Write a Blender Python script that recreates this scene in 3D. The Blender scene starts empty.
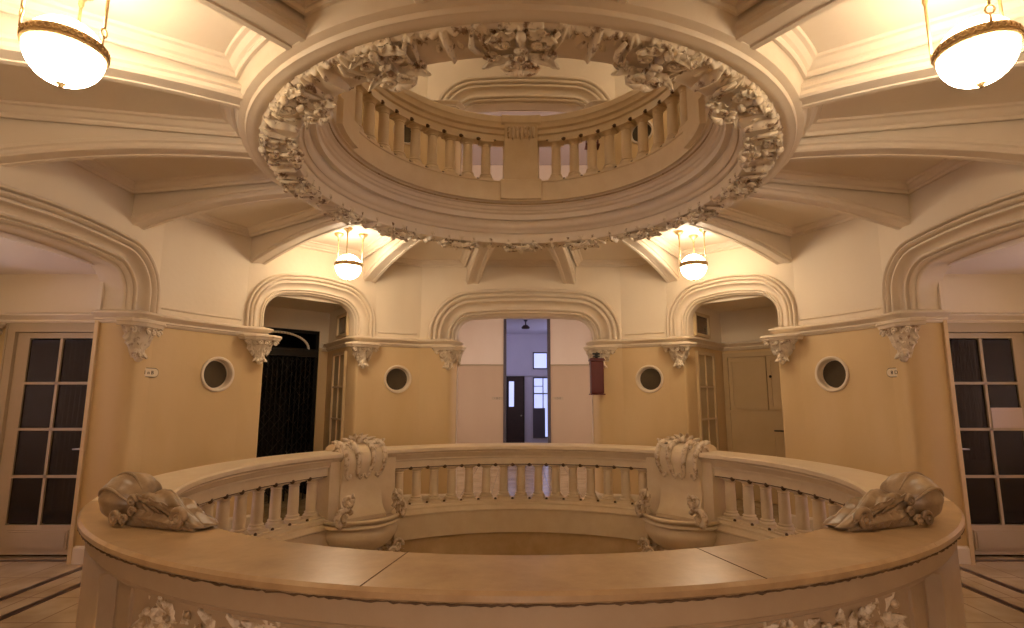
import bpy, math, random
from mathutils import Vector, Matrix
random.seed(4)
C = bpy.context.scene.collection
D = 4.75; EYE = 1.606
sin, cos, PI = math.sin, math.cos, math.pi
def R_(a): return math.radians(a)
def Zh(Y): return EYE + Y*D
def pol(r, a, z): return (r*sin(a), r*cos(a), z)

# ------------------------------------------------------------ materials
def mat(name, col, rough=.6, metal=0, var=None, vscale=3, vamt=.5, bump=0, bscale=40, emit=None, estr=0, coat=0, detail=6):
    m = bpy.data.materials.new(name); m.use_nodes = True
    nt = m.node_tree; b = nt.nodes['Principled BSDF']
    b.inputs['Base Color'].default_value = (*col, 1)
    b.inputs['Roughness'].default_value = rough
    b.inputs['Metallic'].default_value = metal
    if coat: b.inputs['Coat Weight'].default_value = coat; b.inputs['Coat Roughness'].default_value = .15
    geo = nt.nodes.new('ShaderNodeNewGeometry')
    if var:
        n = nt.nodes.new('ShaderNodeTexNoise'); n.inputs['Scale'].default_value = vscale; n.inputs['Detail'].default_value = detail
        n.inputs['Roughness'].default_value = .62
        nt.links.new(geo.outputs['Position'], n.inputs['Vector'])
        r = nt.nodes.new('ShaderNodeValToRGB')
        r.color_ramp.elements[0].position = .5-vamt/2; r.color_ramp.elements[1].position = .5+vamt/2
        r.color_ramp.elements[0].color = (*col, 1); r.color_ramp.elements[1].color = (*var, 1)
        nt.links.new(n.outputs['Fac'], r.inputs['Fac']); nt.links.new(r.outputs['Color'], b.inputs['Base Color'])
    if bump:
        n2 = nt.nodes.new('ShaderNodeTexNoise'); n2.inputs['Scale'].default_value = bscale; n2.inputs['Detail'].default_value = 4
        nt.links.new(geo.outputs['Position'], n2.inputs['Vector'])
        bp = nt.nodes.new('ShaderNodeBump'); bp.inputs['Strength'].default_value = bump; bp.inputs['Distance'].default_value = .02
        nt.links.new(n2.outputs['Fac'], bp.inputs['Height']); nt.links.new(bp.outputs['Normal'], b.inputs['Normal'])
    if emit:
        b.inputs['Emission Color'].default_value = (*emit, 1); b.inputs['Emission Strength'].default_value = estr
    return m

def two_tone(name='wall_paint', L=((.64, .455, .225), (.71, .525, .29)), U=((.79, .67, .50), (.83, .72, .56))):
    """wall paint: cream above the string course, ochre dado paint below it"""
    m = mat(name, (.70, .56, .40), .62, bump=.08, bscale=18)
    nt = m.node_tree; b = nt.nodes['Principled BSDF']; g = nt.nodes.new('ShaderNodeNewGeometry')
    s = nt.nodes.new('ShaderNodeSeparateXYZ'); nt.links.new(g.outputs['Position'], s.inputs[0])
    md = nt.nodes.new('ShaderNodeMath'); md.operation = 'FLOORED_MODULO'; md.inputs[1].default_value = .849*D
    nt.links.new(s.outputs['Z'], md.inputs[0])
    gt = nt.nodes.new('ShaderNodeMath'); gt.operation = 'GREATER_THAN'; gt.inputs[1].default_value = 2.43
    nt.links.new(md.outputs[0], gt.inputs[0])
    n = nt.nodes.new('ShaderNodeTexNoise'); n.inputs['Scale'].default_value = 1.3; n.inputs['Detail'].default_value = 7
    mp = nt.nodes.new('ShaderNodeMapping'); mp.inputs['Scale'].default_value = (1, 1, .35)
    nt.links.new(g.outputs['Position'], mp.inputs[0]); nt.links.new(mp.outputs[0], n.inputs['Vector'])
    def ramp(a, c):
        r = nt.nodes.new('ShaderNodeValToRGB'); r.color_ramp.elements[0].position = .36; r.color_ramp.elements[1].position = .64
        r.color_ramp.elements[0].color = (*a, 1); r.color_ramp.elements[1].color = (*c, 1)
        nt.links.new(n.outputs['Fac'], r.inputs['Fac']); return r
    lo = ramp(*L); up = ramp(*U)
    mx = nt.nodes.new('ShaderNodeMix'); mx.data_type = 'RGBA'
    nt.links.new(gt.outputs[0], mx.inputs['Factor']); nt.links.new(lo.outputs[0], mx.inputs['A']); nt.links.new(up.outputs[0], mx.inputs['B'])
    nt.links.new(mx.outputs['Result'], b.inputs['Base Color'])
    return m
M = {}
M['wall'] = two_tone()
M['hall'] = two_tone('hall_paint', ((.55, .40, .27), (.59, .44, .30)), ((.82, .68, .54), (.86, .74, .61)))
M['plaster'] = mat('cream_plaster', (.78, .66, .52), .55, var=(.82, .72, .59), vscale=1.6, bump=.06, bscale=25)
M['mould'] = mat('moulding_plaster', (.75, .62, .46), .5, var=(.80, .69, .54), vscale=5, bump=.08, bscale=30)
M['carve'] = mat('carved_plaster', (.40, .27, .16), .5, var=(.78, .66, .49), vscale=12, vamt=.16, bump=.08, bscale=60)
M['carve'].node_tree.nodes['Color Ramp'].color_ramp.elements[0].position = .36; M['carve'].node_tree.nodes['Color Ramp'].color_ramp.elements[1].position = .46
M['stone'] = mat('painted_stone', (.74, .58, .37), .42, var=(.82, .68, .47), vscale=6, bump=.05, bscale=40)
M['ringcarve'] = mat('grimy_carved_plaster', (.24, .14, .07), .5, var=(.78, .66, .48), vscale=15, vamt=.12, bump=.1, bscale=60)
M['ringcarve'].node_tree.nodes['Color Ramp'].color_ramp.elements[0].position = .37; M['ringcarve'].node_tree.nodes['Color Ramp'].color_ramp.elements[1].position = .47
M['carvestone'] = mat('carved_stone', (.42, .28, .14), .42, var=(.78, .64, .46), vscale=16, vamt=.3, bump=.3, bscale=70)
M['marble'] = mat('mottled_marble', (.34, .20, .09), .28, var=(.56, .38, .20), vscale=4.5, vamt=.45, bump=.03, bscale=30, coat=.2, detail=9)
M['lining'] = mat('lining_marble', (.52, .35, .17), .35, var=(.68, .50, .28), vscale=3.5, vamt=.4, detail=9)
M['panelstone'] = mat('grey_tan_stone', (.42, .29, .17), .5, var=(.50, .36, .22), vscale=3.5, bump=.06, bscale=50)
M['darkbrown'] = mat('dark_brown', (.07, .035, .015), .7, var=(.16, .09, .04), vscale=30)
M['carvestone'].node_tree.nodes['Color Ramp'].color_ramp.elements[0].position = .38; M['carvestone'].node_tree.nodes['Color Ramp'].color_ramp.elements[1].position = .52
M['knob'] = mat('worn_brown_stone', (.20, .12, .06), .33, var=(.42, .29, .16), vscale=10, vamt=.4, bump=.12, bscale=40)
M['floor'] = None
M['darkstrip'] = mat('dark_marble_strip', (.035, .012, .005), .3, var=(.07, .03, .012), vscale=12)
M['iron'] = mat('black_iron', (.006, .005, .004), .5, metal=.3)
M['ironlite'] = mat('worn_iron', (.03, .025, .02), .45, metal=.5)
M['gilt'] = mat('aged_brass', (.48, .32, .14), .38, metal=.6, var=(.72, .52, .26), vscale=40, bump=.3, bscale=120)
M['globe'] = mat('opal_glass', (.95, .9, .8), .25, emit=(1, .80, .56), estr=13)
M['door'] = mat('door_paint', (.46, .36, .23), .4, var=(.52, .41, .28), vscale=3)
M['cupboard'] = mat('cupboard_paint', (.56, .41, .22), .4, var=(.61, .46, .26), vscale=3)
M['white'] = mat('white_wall', (.82, .72, .64), .6, var=(.86, .77, .70), vscale=1.2, bump=.05, bscale=20)
M['lav'] = mat('pale_wall', (.66, .62, .66), .6, var=(.72, .68, .72), vscale=1.2)
M['darkwood'] = mat('dark_wood', (.03, .014, .014), .4, var=(.05, .022, .02), vscale=8)
M['greyframe'] = mat('grey_frame', (.10, .085, .10), .5)
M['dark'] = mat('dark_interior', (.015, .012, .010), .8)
M['dim'] = mat('dim_interior', (.05, .036, .024), .8, var=(.08, .06, .04), vscale=2)
M['curtain'] = mat('grey_curtain', (.20, .15, .10), .8)
M['sky'] = mat('daylit_pane', (.6, .65, .9), .3, emit=(.50, .56, 1.0), estr=.36)
M['day'] = mat('frosted_daylit_pane', (.6, .65, .9), .3, emit=(1, .82, .70), estr=2.6)
M['sideday'] = mat('corridor_daylit_pane', (.6, .65, .9), .3, emit=(.74, .64, .90), estr=2.4)
M['red'] = mat('dark_red_paint', (.10, .010, .005), .4, var=(.13, .016, .008), vscale=6)
M['paper'] = mat('white_paper', (.62, .50, .44), .8)
M['plate'] = mat('enamel_plate', (.78, .66, .48), .3)
M['ink'] = mat('black_enamel', (.02, .012, .008), .4)
M['steel'] = mat('worn_nickel', (.55, .48, .38), .3, metal=.9)
M['oculus'] = mat('smoked_oculus_glass', (.055, .040, .026), .12, var=(.10, .075, .045), vscale=2.5)
def glass():
    m = bpy.data.materials.new('window_glass'); m.use_nodes = True; nt = m.node_tree
    for n in list(nt.nodes): nt.nodes.remove(n)
    o = nt.nodes.new('ShaderNodeOutputMaterial'); t = nt.nodes.new('ShaderNodeBsdfTransparent'); g = nt.nodes.new('ShaderNodeBsdfGlossy')
    t.inputs[0].default_value = (.38, .35, .30, 1); g.inputs['Roughness'].default_value = .08; g.inputs[0].default_value = (.9, .9, .9, 1)
    x = nt.nodes.new('ShaderNodeMixShader'); x.inputs[0].default_value = .04
    nt.links.new(t.outputs[0], x.inputs[1]); nt.links.new(g.outputs[0], x.inputs[2]); nt.links.new(x.outputs[0], o.inputs[0]); return m
M['glass'] = glass()
def floormat():
    m = mat('marble_floor', (.50, .36, .20), .22, coat=.1); nt = m.node_tree; b = nt.nodes['Principled BSDF']
    g = nt.nodes.new('ShaderNodeNewGeometry')
    n = nt.nodes.new('ShaderNodeTexNoise'); n.inputs['Scale'].default_value = 3; n.inputs['Detail'].default_value = 9
    nt.links.new(g.outputs['Position'], n.inputs['Vector'])
    r = nt.nodes.new('ShaderNodeValToRGB'); r.color_ramp.elements[0].position = .35; r.color_ramp.elements[1].position = .65
    r.color_ramp.elements[0].color = (.38, .26, .13, 1); r.color_ramp.elements[1].color = (.52, .385, .22, 1)
    nt.links.new(n.outputs['Fac'], r.inputs['Fac'])
    br = nt.nodes.new('ShaderNodeTexBrick'); br.inputs['Scale'].default_value = 1; br.offset = 0
    br.inputs['Brick Width'].default_value = .5; br.inputs['Row Height'].default_value = .5; br.inputs['Mortar Size'].default_value = .006
    br.inputs['Mortar'].default_value = (.3, .19, .1, 1)
    nt.links.new(g.outputs['Position'], br.inputs['Vector']); nt.links.new(r.outputs[0], br.inputs['Color1']); nt.links.new(r.outputs[0], br.inputs['Color2'])
    nt.links.new(br.outputs['Color'], b.inputs['Base Color']); return m
M['floor'] = floormat()

# ------------------------------------------------------------ mesh builder
class MB:
    def __init__(s): s.v = []; s.f = []; s.s = []
    def add(s, vs, fs, sm=True):
        o = len(s.v); s.v += [tuple(p) for p in vs]
        for f in fs: s.f.append([i+o for i in f]); s.s.append(sm)
        return s
    def grid(s, rows, cu=False, cv=False, sm=True, caps=False):
        nu, nv = len(rows), len(rows[0]); vs = [p for r in rows for p in r]; fs = []
        for i in range(nu if cu else nu-1):
            for j in range(nv if cv else nv-1):
                a, b = i*nv+j, i*nv+(j+1) % nv; c, d = ((i+1) % nu)*nv+(j+1) % nv, ((i+1) % nu)*nv+j
                fs.append([a, b, c, d])
        s.add(vs, fs, sm)
        if caps:
            s.add(rows[0], [list(range(nv))[::-1]], False); s.add(rows[-1], [list(range(nv))], False)
        return s
    def box(s, x0, x1, y0, y1, z0, z1, T=None):
        v = [(x, y, z) for x in (x0, x1) for y in (y0, y1) for z in (z0, z1)]
        if T: v = [T(*p) for p in v]
        return s.add(v, [[0, 1, 3, 2], [4, 6, 7, 5], [0, 4, 5, 1], [2, 3, 7, 6], [0, 2, 6, 4], [1, 5, 7, 3]], False)
    def lathe(s, prof, a0=0, a1=2*PI, n=128, closed=False, sm=True, c=(0, 0)):
        full = abs(a1-a0-2*PI) < 1e-6
        rows = [[(c[0]+r*sin(a0+(a1-a0)*i/n), c[1]+r*cos(a0+(a1-a0)*i/n), z) for r, z in prof] for i in range(n if full else n+1)]
        s.grid(rows, cu=full, cv=closed, sm=sm)
        if closed and not full:
            s.add(rows[0], [list(range(len(prof)))], False); s.add(rows[-1], [list(range(len(prof)))[::-1]], False)
        return s
    def tube(s, pts, r, n=8, cap=True, flat=1):
        P = [Vector(p) for p in pts]; rows = []; up = None
        for i, p in enumerate(P):
            t = (P[min(i+1, len(P)-1)]-P[max(i-1, 0)]).normalized()
            if up is None: up = t.orthogonal().normalized()
            up = (up - t*up.dot(t)).normalized(); w = t.cross(up)
            rr = r[i] if isinstance(r, (list, tuple)) else r
            rows.append([tuple(p+(up*cos(2*PI*k/n)+w*sin(2*PI*k/n)*flat)*rr) for k in range(n)])
        return s.grid(rows, cv=True, caps=cap)
    def ball(s, c, rx, ry=None, rz=None, n=12, m=8, T=None):
        ry = ry or rx; rz = rz or rx; rows = []
        for i in range(m+1):
            a = PI*i/m; rows.append([(c[0]+rx*sin(a)*cos(2*PI*k/n), c[1]+ry*sin(a)*sin(2*PI*k/n), c[2]+rz*cos(a)) for k in range(n)])
        if T: rows = [[T(*p) for p in r] for r in rows]
        return s.grid(rows, cv=True)
    def plan(s, pts, prof, side=1, closed=False, sm=False, cap=False):
        """sweep profile (p,z) along plan polyline; p offsets to the right (side=1) of travel"""
        n = len(pts); P = [Vector(p) for p in pts]; rows = []
        for i in range(n):
            a = P[i]-P[i-1] if (i > 0 or closed) else None; b = P[(i+1) % n]-P[i] if (i < n-1 or closed) else None
            if a is not None and a.length < 1e-9: a = None
            if b is not None and b.length < 1e-9: b = None
            na = Vector((a.y, -a.x)).normalized() if a is not None else None
            nb = Vector((b.y, -b.x)).normalized() if b is not None else None
            if na is None: m = nb
            elif nb is None: m = na
            else:
                m = (na+nb); m = m.normalized() if m.length > 1e-6 else na
                m = m/max(.35, m.dot(nb))
            rows.append([(P[i].x+m.x*p*side, P[i].y+m.y*p*side, z) for p, z in prof])
        s.grid(rows, cu=closed, sm=sm)
        if cap: s.add(rows[0], [list(range(len(prof)))]); s.add(rows[-1], [list(range(len(prof)))])
        return s
    def build(s, name, m, parent=None, auto=None, loc=None):
        me = bpy.data.meshes.new(name); me.from_pydata(s.v, [], s.f); me.update()
        for p, q in zip(me.polygons, s.s): p.use_smooth = q
        me.materials.append(m)
        o = bpy.data.objects.new(name, me); C.objects.link(o)
        if loc: o.location = loc
        if parent: o.parent = parent
        import bmesh
        bm = bmesh.new(); bm.from_mesh(me); bmesh.ops.remove_doubles(bm, verts=bm.verts, dist=1e-5)
        bmesh.ops.recalc_face_normals(bm, faces=bm.faces)
        bm.to_mesh(me); bm.free()
        if auto: me.set_sharp_from_angle(angle=R_(auto))
        return o
def thing(name, label, cat, loc=(0, 0, 0), rz=0, group=None):
    o = bpy.data.objects.new(name, None); C.objects.link(o); o.empty_display_size = .1
    o.location = loc; o.rotation_euler = (0, 0, rz); return tag(o, label, cat, group)
def tag(o, label, cat, group=None):
    o['label'] = label; o['category'] = cat
    if group: o['group'] = group
    return o
def struct(o): o['kind'] = 'structure'; return o
def lab(o, t): o['label'] = t; return o
def dup(root, loc, rz, label=None, group=None, sc=None):
    r = root.copy(); C.objects.link(r); r.location = loc; r.rotation_euler = (0, 0, rz)
    if sc: r.scale = sc
    if label: r['label'] = label
    if group: r['group'] = group
    for ch in list(root.children):
        c = ch.copy(); C.objects.link(c); c.parent = r
        for g in list(ch.children):
            d = g.copy(); C.objects.link(d); d.parent = c
    return r

# ------------------------------------------------------------ carved leaf
def leaf(mb, L=.3, W=.16, lobes=5, bend=.6, curl=1.6, T=None, th=.014, nu=30, nw=15, rel=.022):
    """acanthus leaf from the origin along +y, bending up towards +z at the tip; T maps local point to place"""
    top = []; bot = []
    y = z = 0; ang = -bend*.5
    pts = []
    for i in range(nu+1):
        u = i/nu; pts.append((y, z, ang)); ds = L/nu
        ang += (bend/nu) + (curl*3*max(0, u-.68)/nu*3)
        y += ds*cos(ang); z += ds*sin(ang)
    for i in range(nu+1):
        u = i/nu; y0, z0, a = pts[i]
        env = (sin(PI*min(1, (u*.92+.06))**.75))**.8 if u < 1 else .05
        lob = .72+.28*abs(sin(PI*lobes*u+.3))**.7
        w = W*.5*max(.06, env*lob); rt = []; rb = []
        for j in range(nw+1):
            q = 2*j/nw-1
            h = rel*(1.2*max(0, 1-abs(q)*5)+.55*abs(cos(q*PI*2.2))-(.9*q*q)) * min(1, 4*u+.2)*min(1, (1-u)*5+.25)
            h += rel*.6*sin(PI*2*lobes*u-abs(q)*3.2)*abs(q)
            yy = y0 - .25*w*abs(q)*sin(PI*lobes*u)
            rt.append((q*w, yy-sin(a)*h, z0+cos(a)*h)); rb.append((q*w*.96, yy+sin(a)*th, z0-cos(a)*th))
        top.append(rt); bot.append(rb)
    rows = [rt+rb[::-1] for rt, rb in zip(top, bot)]
    if T: rows = [[T(*p) for p in r] for r in rows]
    mb.grid(rows, cv=True, caps=True); return mb
def volute(mb, R=.08, turns=1.6, r0=.018, T=None, n=28, w=1, flip=1):
    pts = []; rr = []
    for i in range(n+1):
        u = i/n; a = u*turns*2*PI; q = R*(1-.86*u)
        pts.append((0, flip*q*cos(a), q*sin(a))); rr.append(r0*(1-.5*u))
    e = pts[-1]
    if T: pts = [T(*p) for p in pts]
    mb.tube(pts, rr, 8)
    mb.ball(e, r0*1.1, n=8, m=6, T=T); return mb
def frame(o, x, y, z):
    o, x, y, z = Vector(o), Vector(x), Vector(y), Vector(z)
    return lambda a, b, c: tuple(o+x*a+y*b+z*c)

# ------------------------------------------------------------ storey geometry
RW = .881*D
STR = 2.45     # springing line above the string course
class Bay:
    def __init__(s, deg, w, zt, width, rc, x0=0, depth=.42):
        s.a = R_(deg); s.w = w; s.zt = zt; s.width = width; s.rc = rc; s.depth = depth; s.x0 = x0
        s.u = (sin(s.a), cos(s.a)); s.t = (cos(s.a), -sin(s.a))
        s.S = w+width+abs(x0); s.d = math.sqrt(RW*RW-s.S*s.S); s.fB = math.asin(s.S/RW)
    def P(s, q, p, z):   # q across, p towards the room, z
        return ((s.d-p)*s.u[0]+q*s.t[0], (s.d-p)*s.u[1]+q*s.t[1], z)
    def outline(s, z0=STR, n=10):  # list of (q,z,nq,nz) with zero offset, left to right
        o = [(s.x0-s.w, z0, -1, 0)]; rise = .03
        for i in range(n+1):
            a = PI-i/n*PI/2; o.append((s.x0-s.w+s.rc+s.rc*cos(a), s.zt-s.rc+s.rc*sin(a), cos(a), sin(a)))
        for i in range(1, 8):
            q = i/8; o.append((s.x0-(s.w-s.rc)*(1-2*q), s.zt+rise*4*q*(1-q), 0, 1))
        for i in range(n+1):
            a = PI/2-i/n*PI/2; o.append((s.x0+s.w-s.rc+s.rc*cos(a), s.zt-s.rc+s.rc*sin(a), cos(a), sin(a)))
        o.append((s.x0+s.w, z0, 1, 0)); return o
    def top(s, q, o):
        w, rc = s.w+o, s.rc+o; q = abs(q-s.x0)
        if q >= w: return STR
        if q <= w-rc: t = q/(s.w-s.rc+1e-6); return s.zt+o+.03*(1-t*t)
        return s.zt-s.rc+math.sqrt(max(0, rc*rc-(q-(w-rc))**2))
LOWP = [(0, -1), (0, -.72), (.03, -.36), (.08, -.15), (.16, -.04), (.26, -.004), (.36, 0)]   # fraction of width.. x, depth fraction
def jamb(b, side):
    """plan points from the deep end of the jamb out to the pier, side=+1 right jamb"""
    pts = []
    for x, y in LOWP+[(1, 0)]:
        o = x*b.width*(1.05 if b.depth > .3 else .35) if x < 1 else b.width
        q = b.x0+side*(b.w+o)
        if x == 1: q = side*b.S
        pts.append(b.P(q, y*b.depth, 0)[:2])
    return pts
def surround_prof(wd, dp):
    k = wd/.29
    # (offset from the opening, projection) stepped beads, a broad hollow, then inner rolls
    dk = 1 if dp > .3 else .72
    p = [(.29, -.01), (.29, .02), (.280, .04), (.268, .044), (.256, .036), (.250, .016), (.2495, -.012), (.240, -.014), (.2385, .012), (.228, .034), (.214, .038), (.202, .026), (.196, -.002), (.195, -.026),
         (.184, -.028), (.182, -.004), (.170, .010), (.156, .008), (.148, -.012), (.146, -.036), (.134, -.065), (.116, -.09), (.096, -.10), (.080, -.098), (.079, -.078), (.070, -.068), (.058, -.074), (.052, -.098), (.0515, -.118),
         (.044, -.120), (.043, -.106), (.034, -.10), (.024, -.112), (.020, -.14), (.0195, -.165), (.013, -.168), (.012, -.156), (.004, -.165), (0, -.19), (0, -1)]
    p = [(o, q if q > -.9 or q == -1 else q) for o, q in p]; p = [(o, q*dk if -.9 < q < 0 else q) for o, q in p]
    return [(o*k, (q if q > -.9 else -dp)) for o, q in p]
STRP = [(0, 2.375), (.018, 2.38), (.03, 2.395), (.03, 2.405), (.05, 2.41), (.05, 2.425), (.035, 2.432), (.05, 2.445), (.085, 2.465), (.10, 2.475), (.10, 2.49), (.085, 2.497), (.03, 2.512), (0, 2.52)]
BEAD = [(0, 2.575), (.014, 2.58), (.02, 2.59), (.014, 2.60), (0, 2.605)]
names = ['back', 'back_right', 'right', 'front_right', 'front', 'front_left', 'left', 'back_left']
pnames = ['back_right_inner', 'back_right_outer', 'front_right_outer', 'front_right_inner', 'front_left_inner', 'front_left_outer', 'back_left_outer', 'back_left_inner']
OCULI = {0: 28.0, 1: 63.3, 2: 116.7, 3: 152.3, 4: 207.7, 5: 243.3, 6: 298.0, 7: 333.1}
ORAD = .178; OZ = Zh(.059)
CEIL = Zh(.4555)
def mk_bays(up=False):
    dz = -.34 if up else 0
    B = []
    for k in range(8):
        if k == 0: B.append(Bay(0, 1.11, 2.88+dz, .42, .30, x0=.06))
        elif k == 4: B.append(Bay(180, 1.76, 3.0+dz, .19, .30))
        elif k % 4 == 2: B.append(Bay(45*k, .93, 2.965+dz, .275, .28))
        else: B.append(Bay(45*k, .65, 3.01+dz, .28, .30, depth=.24))
    return B
def storey(z0, up=False):
    B = mk_bays(up)
    lift = lambda pts: [(x, y, z+z0) for x, y, z in pts]
    for k in range(8):
        b = B[k]; b2 = B[(k+1) % 8]
        # ---- wall above the opening
        m = MB(); rows = []; N = 60
        qs = [b.S*(2*i/N-1) for i in range(N+1)]
        for q in qs: rows.append([b.P(q, 0, max(STR-.05, b.top(q, b.width-.004))+z0), b.P(q, 0, CEIL+z0+.02)])
        m.grid(rows, sm=False); w = struct(m.build('wall_'+names[k], M['wall']))
        # ---- arch surround
        if not (up and k not in (0, 1, 7)):
            m = MB(); pr = surround_prof(b.width, b.depth)
            m.grid([[b.P(q+nq*o, p, z+nz*o+z0) for o, p in pr] for q, z, nq, nz in b.outline()])
            so = m.build('arch_moulding', M['mould'], w, auto=32)
        # ---- pier
        m = MB()
        a0, a1 = b.a+b.fB, (b2.a if k < 7 else 2*PI)-b2.fB
        j1 = jamb(b, 1); j2 = jamb(b2, -1)[::-1]
        oc = R_(OCULI[k]); ha = .30/RW
        def arc(s0, s1, n): return [(RW*sin(s0+(s1-s0)*i/n), RW*cos(s0+(s1-s0)*i/n)) for i in range(n+1)]
        for pts in (j1, j2): m.plan(pts, [(0, z0), (0, z0+STR+.02)], sm=True)
        full = arc(a0, a1, 20)
        m.plan(full, [(0, z0+STR-.03), (0, CEIL+z0+.02)], sm=True)
        blind = k in (3, 4)
        if blind: m.plan(full, [(0, z0), (0, z0+STR-.03)], sm=True); oc = 10
        if not blind: m.plan(arc(a0, oc-ha, 6), [(0, z0), (0, z0+STR-.03)], sm=True); m.plan(arc(oc+ha, a1, 6), [(0, z0), (0, z0+STR-.03)], sm=True)
        zl, zh = OZ-.3, OZ+.3
        if not blind: m.plan(arc(oc-ha, oc+ha, 6), [(0, z0), (0, z0+zl)], sm=True); m.plan(arc(oc-ha, oc+ha, 6), [(0, z0+zh), (0, z0+STR-.03)], sm=True)
        rows = []
        for i in range(49):
            t = 2*PI*i/48; c_, s_ = cos(t), sin(t); q = .30/max(abs(c_), abs(s_))
            rows.append([pol(RW, oc+q*f*c_/RW, OZ+z0+q*f*s_) for f in (1, )]+[pol(RW, oc+ORAD*c_/RW, OZ+z0+ORAD*s_), pol(RW+.16, oc+ORAD*c_/RW, OZ+z0+ORAD*s_)])
        if not blind: m.grid(rows, sm=False)
        pw = struct(m.build('wall_pier_'+pnames[k], M['wall'], auto=40))
        # ---- string course wraps jamb - pier - jamb
        path = j1[:-1]+full+j2[1:]
        m = MB(); m.plan(path, [(p, z+z0) for p, z in STRP], sm=False)
        m.build('string_course', M['mould'], pw)
        m = MB(); m.plan(arc(a0+.012, a1-.012, 20), [(p, z+z0) for p, z in BEAD])
        m.build('panel_bead', M['mould'], pw)
        # ---- skirting
        m = MB(); m.plan(path, [(0, z0), (.025, z0), (.025, z0+.14), (.012, z0+.16), (0, z0+.165)])
        m.build('skirting', M['mould'], pw)
        # ---- oculus
        if blind: continue
        rim = MB(); gl = MB(); u = (sin(oc), cos(oc)); tt = (cos(oc), -sin(oc))
        def Q(a, r, p): return ((RW-p)*u[0]+r*cos(a)*tt[0], (RW-p)*u[1]+r*cos(a)*tt[1], OZ+z0+r*sin(a))
        prof = [(ORAD+.036, -.01), (ORAD+.036, .015), (ORAD+.026, .024), (ORAD+.012, .024), (ORAD+.004, .02), (ORAD-.004, .0), (ORAD-.004, -.055), (ORAD-.014, -.055), (ORAD-.014, -.075)]
        rim.grid([[Q(2*PI*i/48, r, p) for r, p in prof] for i in range(48)], cu=True)
        rim.lathe
        if up: n_ = k+20
        else: n_ = k+1
        e = bpy.data.objects.new('window_%d' % n_, None); C.objects.link(e); e.location = Q(0, 0, 0); struct(e)
        def local(o): o.parent = e; o.matrix_parent_inverse = Matrix.Translation(Vector(Q(0, 0, 0))).inverted(); return o
        local(rim.build('window_frame', M['mould'], auto=35))
        gl.grid([[Q(2*PI*i/32, r, -.068) for r in (0.001, ORAD-.01)] for i in range(32)], cu=True)
        gl.add([Q(2*PI*i/32, ORAD-.01, -.078) for i in range(32)], [list(range(32))])
        local(gl.build('pane', M['oculus']))
    return B
BAYS = storey(0)
UP = .849*D
storey(UP, True)

def rplan(phi):
    for b in BAYS:
        d = (phi-b.a+PI) % (2*PI)-PI
        if abs(d) < b.fB: return b.d/cos(d)
    return RW
# ------------------------------------------------------------ ceilings, ribs, panels
def ceiling(z0, rin, name, ring=True):
    c = MB(); z = CEIL+z0
    c.lathe([(rin, z), (RW+.02, z), (RW+.02, z+.06), (rin, z+.06)], n=96, closed=True, sm=False)
    ce = struct(c.build(name, M['plaster']))
    RO = .492*D
    for k in range(16):
        a = R_(11.25+22.5*k); m = MB(); rows = []
        ra = .482*D if ring else .35*D; rb = RW*1.0
        for i in range(25):
            t = i/24; r = ra+(rb-ra)*t; zb = Zh(.4155-.050*t**2.1)+z0
            h = CEIL+z0+.01
            sec = [(-.105, h), (-.105, zb+.085), (-.118, zb+.075), (-.118, zb+.05), (-.098, zb+.04), (-.098, zb+.015), (-.085, zb), (-.045, zb), (-.04, zb+.008), (.04, zb+.008), (.045, zb),
                   (.085, zb), (.098, zb+.015), (.098, zb+.04), (.118, zb+.05), (.118, zb+.075), (.105, zb+.085), (.105, h)]
            if r < .5: continue
            rows.append([(r*sin(a)+q*cos(a), r*cos(a)-q*sin(a), max(min(zz, h), zb)) for q, zz in sec])
        m.grid(rows, sm=False, caps=True)
        m.build('rib', M['plaster'], ce)
        # panel frame moulding between this rib and the next
        m = MB(); b0 = a; b1 = a+R_(22.5); 
        def edge(r, s): return (b0+math.asin(.13/r)) if s == 0 else (b1-math.asin(.13/r))
        inner = RO-.006; outer = RW-.02
        pts = []
        for i in range(33): r = outer; e0, e1 = edge(r, 0), edge(r, 1); pp = e0+(e1-e0)*i/32; r = rplan(pp)-.004; pts.append((r*sin(pp), r*cos(pp)))
        for i in range(9): r = inner; e0, e1 = edge(r, 0), edge(r, 1); pts.append((r*sin(e1+(e0-e1)*i/8), r*cos(e1+(e0-e1)*i/8)))
        h = CEIL+z0
        m.plan(pts, [(0, h-.09), (.02, h-.09), (.03, h-.075), (.03, h-.06), (.05, h-.05), (.075, h-.02), (.10, h-.015), (.11, h+.002)], closed=True)
        m.build('panel_moulding', M['plaster'], ce)
    return ce
ceiling(0, .37*D, 'ceiling')
up_c = ceiling(UP, .02, 'ceiling_upper', False)

# ------------------------------------------------------------ carved ring round the opening
ring = thing('ceiling_ring', 'carved cream plaster ring of acanthus leaves and masks around the round ceiling opening', 'ceiling ring')
def rz(L): return [(r*D, Zh(y)) for r, y in L]
MB().lathe(rz([(.4905, .457), (.4905, .437), (.4875, .4335), (.486, .424), (.483, .4165), (.4785, .4145), (.4735, .4135), (.4725, .4085), (.4715, .4075), (.4685, .4075), (.464, .4055), (.458, .4055), (.452, .4075), (.4495, .4055), (.4475, .404)])).build('outer_cove', M['mould'], ring, auto=40)
MB().lathe(rz([(.4485, .4045), (.440, .4045), (.425, .4035), (.410, .4015), (.403, .4005), (.400, .4015), (.3985, .405), (.3985, .420), (.4005, .4335)])).build('leaf_band', M['mould'], ring, auto=40)
MB().lathe(rz([(.4005, .433), (.4015, .429), (.399, .4255), (.395, .4255), (.392, .429), (.391, .434), (.3895, .435), (.3875, .434), (.384, .437), (.3815, .4425), (.3805, .449), (.3815, .455), (.384, .457), (.394, .458), (.394, .466)])).build('torus_moulding', M['mould'], ring, auto=50)
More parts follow.
